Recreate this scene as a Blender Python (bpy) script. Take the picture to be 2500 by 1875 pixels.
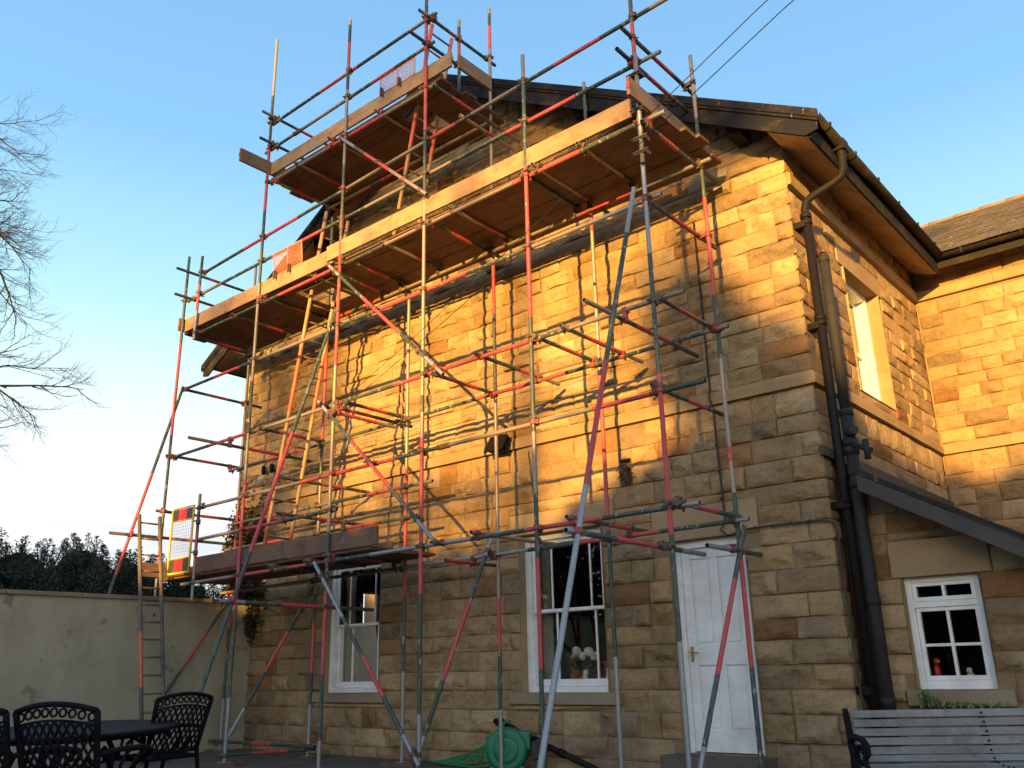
import bpy, bmesh, math, random
import numpy as np
from mathutils import Vector, Matrix
random.seed(7); rng=np.random.default_rng(7)
D=bpy.data; SC=bpy.context.scene; COL=SC.collection
for o in list(D.objects): D.objects.remove(o)
# ------------------------------------------------------------------ camera, sky, sun, exposure
cam=D.objects.new('camera',D.cameras.new('camera')); COL.objects.link(cam); SC.camera=cam
YAW,PIT,ROL=math.radians(-39.995),math.radians(17.967),math.radians(-1.294)
fw=Vector((math.sin(YAW)*math.cos(PIT),math.cos(YAW)*math.cos(PIT),math.sin(PIT)))
rt=Vector((math.cos(YAW),-math.sin(YAW),0)); up=rt.cross(fw)
r2=rt*math.cos(ROL)+up*math.sin(ROL); u2=-rt*math.sin(ROL)+up*math.cos(ROL)
cam.matrix_world=Matrix(((r2.x,u2.x,-fw.x,3.2626),(r2.y,u2.y,-fw.y,-8.8433),(r2.z,u2.z,-fw.z,.8689),(0,0,0,1)))
cam.data.sensor_fit='HORIZONTAL'; cam.data.sensor_width=36; cam.data.lens=36*2144.54/2500
cam.data.clip_start=.05; cam.data.clip_end=4000
SUN=Vector((.3,-1,.13)).normalized()
ELEV=math.asin(SUN.z); AZ=math.atan2(SUN.x,SUN.y)
w=D.worlds.new('World'); SC.world=w; w.use_nodes=True
nt=w.node_tree; nt.nodes.clear()
def N(nt,t,**k):
    n=nt.nodes.new(t)
    for a,b in k.items():
        if a in ('op','blend','dt'): setattr(n,{'op':'operation','blend':'blend_type','dt':'data_type'}[a],b)
        elif hasattr(n,a): setattr(n,a,b)
    return n
sky=N(nt,'ShaderNodeTexSky',sky_type='NISHITA',sun_disc=False,sun_elevation=ELEV,sun_rotation=AZ,air_density=1.0,dust_density=.6,ozone_density=2.0)
bg=N(nt,'ShaderNodeBackground'); outw=N(nt,'ShaderNodeOutputWorld')
bg.inputs['Strength'].default_value=.15
# evening haze: the half of the sky away from the sun pales towards the horizon
tc=N(nt,'ShaderNodeTexCoord'); sx=N(nt,'ShaderNodeSeparateXYZ'); nt.links.new(tc.outputs['Generated'],sx.inputs[0])
hr=N(nt,'ShaderNodeValToRGB'); e=hr.color_ramp.elements
for i,(p,c) in enumerate(((0,(.53,.525,.52)),(.16,(.51,.52,.52)),(.28,(.40,.50,.51)),(.38,(.245,.42,.485)),(.53,(.135,.285,.445)),(.72,(.105,.225,.40)),(1,(.07,.16,.32)))):
    q=e[i] if i<2 else e.new(p); q.position=p; q.color=(*c,1)
nt.links.new(sx.outputs[2],hr.inputs[0])
hm=N(nt,'ShaderNodeVectorMath',op='MULTIPLY'); hm.inputs[1].default_value=(4.75,4.75,4.75); nt.links.new(hr.outputs[0],hm.inputs[0])
hd=N(nt,'ShaderNodeVectorMath',op='DOT_PRODUCT'); hd.inputs[1].default_value=(-.5,.866,0); nt.links.new(tc.outputs['Generated'],hd.inputs[0])
hw=N(nt,'ShaderNodeMapRange'); hw.inputs['From Min'].default_value=-.35; hw.inputs['From Max'].default_value=.25; hw.interpolation_type='SMOOTHSTEP'; nt.links.new(hd.outputs['Value'],hw.inputs['Value'])
hx=N(nt,'ShaderNodeMix',data_type='RGBA'); nt.links.new(hw.outputs[0],hx.inputs[0]); sk=N(nt,'ShaderNodeVectorMath',op='MULTIPLY'); sk.inputs[1].default_value=(1.06,1.0,.96); nt.links.new(sky.outputs[0],sk.inputs[0]); nt.links.new(sk.outputs[0],hx.inputs[6]); nt.links.new(hm.outputs[0],hx.inputs[7])
# a thin bank of grey cloud low on the left
cn=N(nt,'ShaderNodeTexNoise'); cn.inputs['Scale'].default_value=3.2; cn.inputs['Detail'].default_value=5; cm=N(nt,'ShaderNodeMapping'); cm.inputs['Scale'].default_value=(1,1,7); nt.links.new(tc.outputs['Generated'],cm.inputs[0]); nt.links.new(cm.outputs[0],cn.inputs[0])
cr=N(nt,'ShaderNodeValToRGB'); cr.color_ramp.elements[0].position=.46; cr.color_ramp.elements[1].position=.66; nt.links.new(cn.outputs[0],cr.inputs[0])
cz=N(nt,'ShaderNodeMapRange'); cz.inputs['From Min'].default_value=.22; cz.inputs['From Max'].default_value=.06; nt.links.new(sx.outputs[2],cz.inputs['Value'])
cmul=N(nt,'ShaderNodeMath',op='MULTIPLY'); nt.links.new(cr.outputs[0],cmul.inputs[0]); nt.links.new(cz.outputs[0],cmul.inputs[1])
cx=N(nt,'ShaderNodeMix',data_type='RGBA'); cx.inputs[7].default_value=(1.3,1.45,1.7,1); nt.links.new(cmul.outputs[0],cx.inputs[0]); nt.links.new(hx.outputs[2],cx.inputs[6])
nt.links.new(cx.outputs[2],bg.inputs[0]); nt.links.new(bg.outputs[0],outw.inputs[0])
sl=D.lights.new('sun','SUN'); sl.energy=5.0; sl.angle=math.radians(.55); sl.color=(1,.535,.10)
so=D.objects.new('sun',sl); COL.objects.link(so); so.rotation_euler=SUN.to_track_quat('Z','Y').to_euler()
so.location=(8,-20,12)
SC.view_settings.view_transform='Standard'; SC.view_settings.look='None'; SC.view_settings.gamma=1; SC.view_settings.exposure=1.68
SC.cycles.max_bounces=6
# ------------------------------------------------------------------ helpers
def tag(o,label=None,cat=None,group=None,kind=None):
    for k,v in (('label',label),('category',cat),('group',group),('kind',kind)):
        if v: o[k]=v
    return o
def empty(name,loc,label,cat,group=None,rz=0):
    o=D.objects.new(name,None); COL.objects.link(o); o.location=loc; o.rotation_euler=(0,0,rz); o.empty_display_size=.2
    return tag(o,label,cat,group)
def par(o,p):
    if p is None: return o
    o.parent=p
    l=Vector((0,0,0)); q=p
    M=Matrix.Identity(4)
    chain=[]
    while q is not None: chain.append(q); q=q.parent
    for q in chain:
        B=Matrix.LocRotScale(q.location,q.rotation_euler,q.scale); M=(q.matrix_parent_inverse@B)@M if q.parent else B@M
    o.matrix_parent_inverse=M.inverted()
    return o
class MB:
    """collects geometry in world coordinates and links it as one mesh object"""
    def __init__(s): s.v=[]; s.f=[]; s.m=[]; s.sm=[]
    def add(s,v,f,m=0,smooth=False):
        b=len(s.v); s.v+=[tuple(x) for x in v]
        for q in f: s.f.append(tuple(i+b for i in q)); s.m.append(m); s.sm.append(smooth)
    def box(s,x0,x1,y0,y1,z0,z1,m=0):
        v=[(x,y,z) for x in (x0,x1) for y in (y0,y1) for z in (z0,z1)]
        s.add(v,[(0,1,3,2),(4,6,7,5),(0,4,5,1),(2,3,7,6),(0,2,6,4),(1,5,7,3)],m)
    def obox(s,c,ax,ay,az,m=0):
        """box from centre and three half-axis vectors"""
        c,ax,ay,az=map(Vector,(c,ax,ay,az))
        v=[c+i*ax+j*ay+k*az for i in (-1,1) for j in (-1,1) for k in (-1,1)]
        s.add(v,[(0,1,3,2),(4,6,7,5),(0,4,5,1),(2,3,7,6),(0,2,6,4),(1,5,7,3)],m)
    def bar(s,a,b,w,h,upv=(0,0,1),m=0):
        a=Vector(a);b=Vector(b);d=(b-a); u=Vector(upv); x=d.cross(u).normalized(); u=x.cross(d).normalized()
        s.obox((a+b)/2,d/2,x*w/2,u*h/2,m)
    def rings(s,pts,rads,n=8,ms=None,caps=True,capm=None,smooth=True):
        pts=[Vector(p) for p in pts]; R=[]; b=len(s.v)
        t0=(pts[1]-pts[0]).normalized(); x=t0.orthogonal().normalized()
        for i,p in enumerate(pts):
            t=(pts[min(i+1,len(pts)-1)]-pts[max(i-1,0)])
            t=t.normalized() if t.length>1e-9 else t0
            x=(x-t*x.dot(t)).normalized(); y=t.cross(x)
            for k in range(n):
                a=2*math.pi*k/n; s.v.append(tuple(p+rads[i]*(math.cos(a)*x+math.sin(a)*y)))
        for i in range(len(pts)-1):
            for k in range(n):
                k2=(k+1)%n; s.f.append((b+i*n+k,b+i*n+k2,b+(i+1)*n+k2,b+(i+1)*n+k)); s.m.append(ms[i] if ms else 0); s.sm.append(smooth)
        if caps:
            cm=capm if capm is not None else (ms[0] if ms else 0)
            s.f.append(tuple(b+k for k in range(n))[::-1]); s.m.append(cm); s.sm.append(False)
            e=b+(len(pts)-1)*n
            s.f.append(tuple(e+k for k in range(n))); s.m.append(cm); s.sm.append(False)
    def tube(s,a,b,r,n=8,m=0): s.rings([a,b],[r,r],n,[m])
    def ball(s,c,r,m=0,nu=10,nv=7,sc=(1,1,1)):
        c=Vector(c); v=[];f=[]
        for j in range(nv+1):
            th=math.pi*j/nv
            for i in range(nu):
                ph=2*math.pi*i/nu; v.append((c.x+r*sc[0]*math.sin(th)*math.cos(ph),c.y+r*sc[1]*math.sin(th)*math.sin(ph),c.z+r*sc[2]*math.cos(th)))
        for j in range(nv):
            for i in range(nu): f.append((j*nu+i,(j+1)*nu+i,(j+1)*nu+(i+1)%nu,j*nu+(i+1)%nu))
        s.add(v,f,m,True)
    def build(s,name,mats,parent=None,bevel=0):
        me=D.meshes.new(name); me.from_pydata(s.v,[],s.f); me.validate(clean_customdata=False)
        mats=mats if isinstance(mats,(list,tuple)) else [mats]
        for m in mats: me.materials.append(m)
        if len(me.polygons)==len(s.m):
            me.polygons.foreach_set('material_index',s.m); me.polygons.foreach_set('use_smooth',s.sm)
        bm=bmesh.new(); bm.from_mesh(me); bmesh.ops.recalc_face_normals(bm,faces=bm.faces); bm.to_mesh(me); bm.free()
        o=D.objects.new(name,me); COL.objects.link(o)
        if bevel:
            md=o.modifiers.new('bevel','BEVEL'); md.width=bevel; md.segments=2; md.limit_method='ANGLE'
        return par(o,parent)
# ------------------------------------------------------------------ materials
def mat(name): 
    m=D.materials.new(name); m.use_nodes=True; t=m.node_tree; b=t.nodes['Principled BSDF']; return m,t,b
def noise(t,scale,detail=4,rough=.55,vec=None):
    n=N(t,'ShaderNodeTexNoise'); n.inputs['Scale'].default_value=scale; n.inputs['Detail'].default_value=detail; n.inputs['Roughness'].default_value=rough
    if vec is not None: t.links.new(vec,n.inputs['Vector'])
    return n
def ramp(t,fac,stops):
    r=N(t,'ShaderNodeValToRGB'); e=r.color_ramp.elements
    while len(e)>1: e.remove(e[-1])
    for i,(p,c) in enumerate(stops):
        q=e[0] if i==0 else e.new(p); q.position=p; q.color=(*c,1) if len(c)==3 else c
    t.links.new(fac,r.inputs[0]); return r
def mix(t,fac,a,b,blend='MIX'):
    m=N(t,'ShaderNodeMix',data_type='RGBA',blend_type=blend)
    if isinstance(fac,(int,float)): m.inputs[0].default_value=fac
    else: t.links.new(fac,m.inputs[0])
    for i,x in ((6,a),(7,b)):
        if isinstance(x,tuple): m.inputs[i].default_value=(*x,1) if len(x)==3 else x
        else: t.links.new(x,m.inputs[i])
    return m.outputs[2]
def bump(t,b,h,dist=.01,strength=1):
    n=N(t,'ShaderNodeBump'); n.inputs['Distance'].default_value=dist; n.inputs['Strength'].default_value=strength
    t.links.new(h,n.inputs['Height']); t.links.new(n.outputs[0],b.inputs['Normal']); return n
def geo(t): return N(t,'ShaderNodeNewGeometry').outputs['Position']
def simple(name,col,rough=.6,metal=0,var=.25,scale=6,bmp=0):
    m,t,b=mat(name); n=noise(t,scale,5,vec=geo(t))
    c=mix(t,n.outputs[0],tuple(x*(1-var) for x in col),tuple(min(1,x*(1+var)) for x in col)); t.links.new(c,b.inputs['Base Color'])
    b.inputs['Roughness'].default_value=rough; b.inputs['Metallic'].default_value=metal
    if bmp: bump(t,b,noise(t,scale*8,4,vec=geo(t)).outputs[0],bmp)
    return m
def painted(name,col,under,wear=.62,rough=.42,scale=26,spec=.5):
    """paint with chips and scuffs showing what is under it"""
    m,t,b=mat(name); p=geo(t); mp=N(t,'ShaderNodeMapping'); mp.inputs['Scale'].default_value=(1,1,.35); t.links.new(p,mp.inputs[0])
    n1=noise(t,scale,6,.7,mp.outputs[0]); n2=noise(t,5,3,vec=p)
    base=mix(t,n2.outputs[0],tuple(x*.62+.008 for x in col),tuple(min(1,x*1.2) for x in col)); n7=noise(t,3.1,5,.7,p); base=mix(t,ramp(t,n7.outputs[0],[(.5,(0,0,0)),(.75,(.5,.5,.5))]).outputs[0],base,tuple(.5*x+.4*u for x,u in zip(col,under)))
    r=ramp(t,n1.outputs[0],[(wear,(0,0,0)),(wear+.05,(1,1,1))])
    t.links.new(mix(t,r.outputs[0],base,under),b.inputs['Base Color'])
    b.inputs['Roughness'].default_value=rough; b.inputs['Specular IOR Level'].default_value=spec
    bump(t,b,n1.outputs[0],.0015); return m
M={}
M['R']=painted('red_tube_paint',(.47,.052,.060),(.38,.29,.25),.605,.55)
M['G']=painted('green_tube_paint',(.034,.056,.048),(.34,.33,.29),.585,.55)
def galv(name,c1,c2,c3):
    m,t,b=mat(name); p=geo(t); n1=noise(t,14,6,.65,p); n2=noise(t,60,3,.6,p)
    a=mix(t,n1.outputs[0],c1,c2); r=ramp(t,n1.outputs[0],[(.58,(0,0,0)),(.72,(1,1,1))])
    a=mix(t,r.outputs[0],a,c3); a=mix(t,.25,a,n2.outputs[1],'OVERLAY')
    t.links.new(a,b.inputs['Base Color']); b.inputs['Metallic'].default_value=.35; b.inputs['Roughness'].default_value=.48
    bump(t,b,n2.outputs[0],.001); return m
M['T']=galv('sun_toned_galvanised_tube',(.21,.175,.14),(.33,.28,.225),(.15,.10,.07))  # galvanised tube with warm sunlight put into its tan tone
M['S']=galv('shade_toned_galvanised_tube',(.21,.22,.24),(.34,.35,.37),(.17,.165,.17))  # same galvanised metal, shade put into its blue-grey tone
M['Y']=simple('yellow_end_cap',(.75,.55,.04),.5)
M['hole']=simple('tube_bore_shade',(.03,.025,.02),.9)  # dark colour stands in for the shade inside tube ends
M['rust']=painted('rusty_coupler',(.10,.06,.045),(.30,.24,.20),.60,.6,60)
M['redclip']=painted('red_coupler',(.30,.05,.045),(.14,.08,.06),.58,.55,60)
# stone
def stone_mat(name,smooth=False):
    m,t,b=mat(name); p=geo(t); a=N(t,'ShaderNodeAttribute'); a.attribute_name='tint'
    n1=noise(t,2.2,6,.65,p); n2=noise(t,23,6,.7,p); n3=noise(t,90,4,.6,p); n4=noise(t,.55,4,.6,p)
    mp=N(t,'ShaderNodeMapping'); mp.inputs['Scale'].default_value=(3,3,22); t.links.new(p,mp.inputs[0]); n5=noise(t,1.6,5,.6,mp.outputs[0])
    c=mix(t,.55,a.outputs[0],ramp(t,n1.outputs[0],[(.3,(.62,.55,.46)),(.5,(1,1,1)),(.72,(1.15,1.05,.9))]).outputs[0],'MULTIPLY')
    c=mix(t,.5,c,ramp(t,n2.outputs[0],[(.32,(.55,.5,.45)),(.55,(1,1,1))]).outputs[0],'MULTIPLY')
    c=mix(t,.14,c,ramp(t,n5.outputs[0],[(.35,(.6,.52,.42)),(.55,(1,1,1))]).outputs[0],'MULTIPLY'); n7=noise(t,55,5,.75,p); c=mix(t,.45,c,ramp(t,n7.outputs[0],[(.30,(.45,.42,.40)),(.46,(1,1,1)),(.62,(1,1,1)),(.72,(1.3,1.25,1.15))]).outputs[0],'MULTIPLY')
    c=mix(t,.6,c,ramp(t,n4.outputs[0],[(.34,(.50,.47,.43)),(.56,(1,1,1))]).outputs[0],'MULTIPLY')
    n6=noise(t,11,7,.75,p); c=mix(t,.5,c,ramp(t,n6.outputs[0],[(.26,(.55,.50,.45)),(.40,(1,1,1))]).outputs[0],'MULTIPLY')
    t.links.new(c,b.inputs['Base Color']); b.inputs['Roughness'].default_value=.92; b.inputs['Specular IOR Level'].default_value=.2
    h=N(t,'ShaderNodeMath',op='ADD'); t.links.new(n7.outputs[0],h.inputs[0]); t.links.new(n2.outputs[0],h.inputs[1])
    bump(t,b,h.outputs[0],.004 if smooth else .012,.9); return m
M['stone']=stone_mat('rock_faced_sandstone'); 
def flat_stone(name,col,var=.2):
    m,t,b=mat(name); p=geo(t); n1=noise(t,3,6,.65,p); n2=noise(t,60,5,.7,p); n4=noise(t,.9,5,.65,p)
    c=mix(t,n1.outputs[0],tuple(x*(1-var) for x in col),tuple(x*(1+var) for x in col))
    c=mix(t,.4,c,ramp(t,n4.outputs[0],[(.38,(.5,.46,.42)),(.55,(1,1,1))]).outputs[0],'MULTIPLY')
    t.links.new(c,b.inputs['Base Color']); b.inputs['Roughness'].default_value=.9; b.inputs['Specular IOR Level'].default_value=.2
    bump(t,b,n2.outputs[0],.003); return m
M['mortar']=flat_stone('lime_mortar',(.24,.17,.10)); M['dressed']=flat_stone('dressed_sandstone',(.325,.232,.135),.15)
M['band']=flat_stone('string_course_stone',(.285,.20,.112),.2); M['sill']=flat_stone('weathered_sill_stone',(.27,.21,.14),.25); M['flags']=flat_stone('paving_flags',(.13,.115,.10),.3)
m,t,b=mat('painted_render'); p=geo(t); n1=noise(t,1.1,6,.65,p); n2=noise(t,7,6,.7,p); n3=noise(t,120,3,.6,p)
mp=N(t,'ShaderNodeMapping'); mp.inputs['Scale'].default_value=(2.5,2.5,.8); t.links.new(p,mp.inputs[0]); n4=noise(t,1.5,6,.65,mp.outputs[0])
c=mix(t,n1.outputs[0],(.35,.295,.20),(.47,.41,.295)); c=mix(t,.22,c,ramp(t,n4.outputs[0],[(.4,(.66,.62,.56)),(.55,(1,1,1))]).outputs[0],'MULTIPLY')
c=mix(t,ramp(t,noise(t,1.9,7,.62,p).outputs[0],[(.612,(0,0,0)),(.63,(.8,.8,.8))]).outputs[0],c,(.22,.17,.13)); t.links.new(c,b.inputs['Base Color']); b.inputs['Roughness'].default_value=.9
bump(t,b,n3.outputs[0],.003); M['render']=m
n6=noise(t,.8,7,.75,p); c2=mix(t,.55,c,ramp(t,n6.outputs[0],[(.30,(.50,.47,.40)),(.50,(1,1,1))]).outputs[0],'MULTIPLY'); t.links.new(c2,b.inputs['Base Color'])
# timber
def wood(name,c1,c2,axis,scale=9,rough=.75,worn=0):
    m,t,b=mat(name); p=geo(t); mp=N(t,'ShaderNodeMapping'); s=[1,1,1]; 
    for i in range(3): s[i]=.12 if i==axis else 1
    mp.inputs['Scale'].default_value=s; t.links.new(p,mp.inputs[0])
    n1=noise(t,scale*3,6,.6,mp.outputs[0]); n2=noise(t,2.5,4,.6,p)
    oi=N(t,'ShaderNodeObjectInfo')
    c=mix(t,n1.outputs[0],c1,c2); c=mix(t,.55,c,ramp(t,n2.outputs[0],[(.3,(.5,.47,.45)),(.6,(1.05,1.05,1.05))]).outputs[0],'MULTIPLY')
    c=mix(t,.5,c,ramp(t,oi.outputs['Random'],[(0,(.68,.66,.64)),(1,(1.15,1.12,1.08))]).outputs[0],'MULTIPLY')
    n8=noise(t,9,6,.7,p); c=mix(t,ramp(t,n8.outputs[0],[(.63,(0,0,0)),(.70,(.55,.55,.55))]).outputs[0],c,(.30,.27,.24)); n9=noise(t,3.7,5,.7,p); c=mix(t,.6,c,ramp(t,n9.outputs[0],[(.33,(.42,.38,.36)),(.5,(1,1,1))]).outputs[0],'MULTIPLY')
    t.links.new(c,b.inputs['Base Color']); b.inputs['Roughness'].default_value=rough; bump(t,b,n1.outputs[0],.002); return m
M['boardx']=wood('shade_toned_board_wood',(.105,.055,.036),(.205,.115,.07),0); M['toex']=wood('sun_toned_toe_board_wood',(.24,.145,.08),(.42,.275,.155),0); M['boardy']=wood('scaffold_end_board_wood',(.17,.10,.058),(.31,.195,.11),1)  # same boards: toe wood brightened as sunlit, deck wood darkened as shaded
M['soffit']=wood('varnished_soffit_boards',(.38,.25,.14),(.52,.37,.22),1,4,.6)
M['ladder']=wood('ladder_pole_wood',(.34,.20,.10),(.52,.33,.17),2,10,.6)
M['ladderred']=painted('ladder_red_paint',(.62,.12,.05),(.45,.28,.15),.62,.5)
M['rung']=wood('ladder_rung_wood',(.14,.10,.07),(.26,.19,.13),1)
M['barge']=painted('flaking_dark_bargeboard_paint',(.014,.016,.026),(.26,.16,.09),.64,.8,14,.02)
M['fascia']=painted('dark_fascia_paint',(.018,.015,.015),(.2,.14,.09),.70,.7,14,.1)
M['grey']=painted('slate_grey_paint',(.070,.064,.064),(.2,.17,.15),.68,.75,20,.1)
M['white']=painted('white_gloss_paint',(.74,.75,.76),(.5,.47,.42),.90,.35,20)
M['pipe']=painted('brown_black_pipe_paint',(.009,.007,.007),(.05,.035,.03),.70,.6,30,.15)
M['soil']=simple('grey_soil_pipe_plastic',(.017,.015,.015),.8)
M['black']=simple('black_cast_metal',(.006,.006,.009),.55,.0,.3,20,.001)
M['black'].node_tree.nodes['Principled BSDF'].inputs['Specular IOR Level'].default_value=.12; M['black'].node_tree.nodes['Principled BSDF'].inputs['Roughness'].default_value=.7
M['blackplastic']=simple('black_plastic',(.02,.02,.022),.45)
M['green']=simple('green_plastic',(.010,.165,.085),.4,0,.15,5)
M['hose']=simple('green_hose',(.015,.17,.06),.5)
M['cable']=simple('black_cable',(.02,.018,.017),.6)
M['brass']=simple('brass',(.42,.28,.08),.35,.9)
M['slat']=wood('weathered_bench_slats',(.15,.15,.148),(.28,.275,.27),0,8,.8)
M['yellow']=painted('yellow_gate_paint',(.78,.50,.05),(.4,.3,.1),.72,.45)
M['mesh']=simple('orange_guard_wire',(.72,.28,.16),.5,.2)
M['wire']=simple('steel_wire',(.35,.35,.36),.4,.7)
M['bark']=simple('tree_bark',(.012,.009,.010),.9,0,.3,8)
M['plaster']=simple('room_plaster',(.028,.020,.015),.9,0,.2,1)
M['sideboard']=wood('orange_pine',(.42,.17,.05),(.6,.27,.09),0)
M['ceramic']=simple('white_ceramic',(.7,.7,.68),.3,0,.05)
M['petal']=simple('white_petals',(.78,.77,.70),.7,0,.15,30)
M['redtoy']=simple('red_ceramic',(.6,.05,.04),.4)
M['curtain']=simple('grey_curtain',(.25,.22,.19),.9,0,.3,4)
m,t,b=mat('window_glass'); b.inputs['Base Color'].default_value=(1,1,1,1); b.inputs['Roughness'].default_value=.0; b.inputs['IOR'].default_value=1.45
tr=N(t,'ShaderNodeBsdfTransparent'); tr.inputs[0].default_value=(.86,.88,.87,1); gl=N(t,'ShaderNodeBsdfGlossy'); gl.inputs['Roughness'].default_value=.01
fr=N(t,'ShaderNodeFresnel'); fr.inputs[0].default_value=1.5; mx=N(t,'ShaderNodeMixShader'); t.links.new(fr.outputs[0],mx.inputs[0]); t.links.new(tr.outputs[0],mx.inputs[1]); t.links.new(gl.outputs[0],mx.inputs[2])
t.links.new(mx.outputs[0],t.nodes['Material Output'].inputs[0]); M['glass']=m
def slates(name,ca,cb,cl):
    m,t,b=mat(name); p=geo(t); n1=noise(t,5,5,.6,p); n2=noise(t,17,5,.7,p); oi=N(t,'ShaderNodeAttribute'); oi.attribute_name='tint'
    c=mix(t,n1.outputs[0],ca,cb); c=mix(t,.8,c,oi.outputs[0],'MULTIPLY'); c=mix(t,ramp(t,n2.outputs[0],[(.62,(0,0,0)),(.68,(1,1,1))]).outputs[0],c,cl)
    t.links.new(c,b.inputs['Base Color']); b.inputs['Roughness'].default_value=.85; bump(t,b,n2.outputs[0],.004); return m
M['slates']=slates('lichened_slates',(.060,.052,.046),(.115,.095,.075),(.26,.20,.14))
def leafmat(name,c1,c2):
    m,t,b=mat(name); a=N(t,'ShaderNodeAttribute'); a.attribute_name='tint'; 
    c=mix(t,a.outputs['Fac'],c1,c2); t.links.new(c,b.inputs['Base Color']); b.inputs['Roughness'].default_value=.7; b.inputs['Specular IOR Level'].default_value=.2; return m
M['conifer']=leafmat('conifer_leaves',(.028,.040,.032),(.085,.105,.078)); M['ivyleaf']=leafmat('ivy_leaves',(.022,.022,.010),(.085,.075,.032)); M['weed']=leafmat('weed_leaves',(.07,.10,.03),(.22,.26,.12))
def Wm(q):
    B=Matrix.LocRotScale(q.location,q.rotation_euler,q.scale)
    return Wm(q.parent)@q.matrix_parent_inverse@B if q.parent else B
def par(o,p):
    if p is not None:
        o.parent=p; o.matrix_parent_inverse=Wm(p).inverted()
    return o
# ------------------------------------------------------------------ ground
GZ=-.26
g=MB(); g.add([(-900,-900,GZ-.06),(900,-900,GZ-.06),(900,900,GZ-.06),(-900,900,GZ-.06)],[(0,1,2,3)])
tag(g.build('ground',simple('garden_soil_and_grass',(.05,.055,.025),.95,0,.4,3)),kind='structure')
g=MB(); rr=random.Random(3)
x=-11.
while x<6:
    wd=rr.choice([.45,.6,.75]); y=-7.5
    while y<-.01:
        ln=min(rr.choice([.45,.6,.9]),-.01-y)
        dz=rr.uniform(-.004,.004); g.box(x+.006,x+wd-.006,y+.006,y+ln-.006,GZ-.05,GZ+dz); y+=ln
    x+=wd
tag(g.build('terrace',M['flags']),kind='structure')
# ------------------------------------------------------------------ stone walls
def vn(x,y,seed):
    xi=np.floor(x).astype(int); yi=np.floor(y).astype(int); fx=x-xi; fy=y-yi
    fx=fx*fx*(3-2*fx); fy=fy*fy*(3-2*fy)
    def h(a,b):
        n=(a*374761393+b*668265263+seed*1442695041)&0x7fffffff
        n=((n^(n>>13))*1274126177)&0x7fffffff
        return ((n^(n>>16))&0xffff)/65535.
    return (h(xi,yi)*(1-fx)+h(xi+1,yi)*fx)*(1-fy)+(h(xi,yi+1)*(1-fx)+h(xi+1,yi+1)*fx)*fy
TINTS=[(.37,.262,.15),(.40,.29,.17),(.34,.235,.13),(.32,.23,.14),(.285,.21,.138),(.39,.265,.14),(.36,.24,.135),(.27,.15,.07),(.31,.17,.075),(.40,.30,.18)]
TW=np.array([5,5,4,3,2,3,3,.7,.7,2.5]); TW=TW/TW.sum()
def courses(z0,z1,seed,lo=.185,hi=.245):
    r=random.Random(seed); z=z0; L=[]
    while z<z1-.01:
        h=r.uniform(lo,hi); 
        if z+h>z1-.1: h=z1-z
        L.append((z,z+h)); z+=h
    return L
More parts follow.
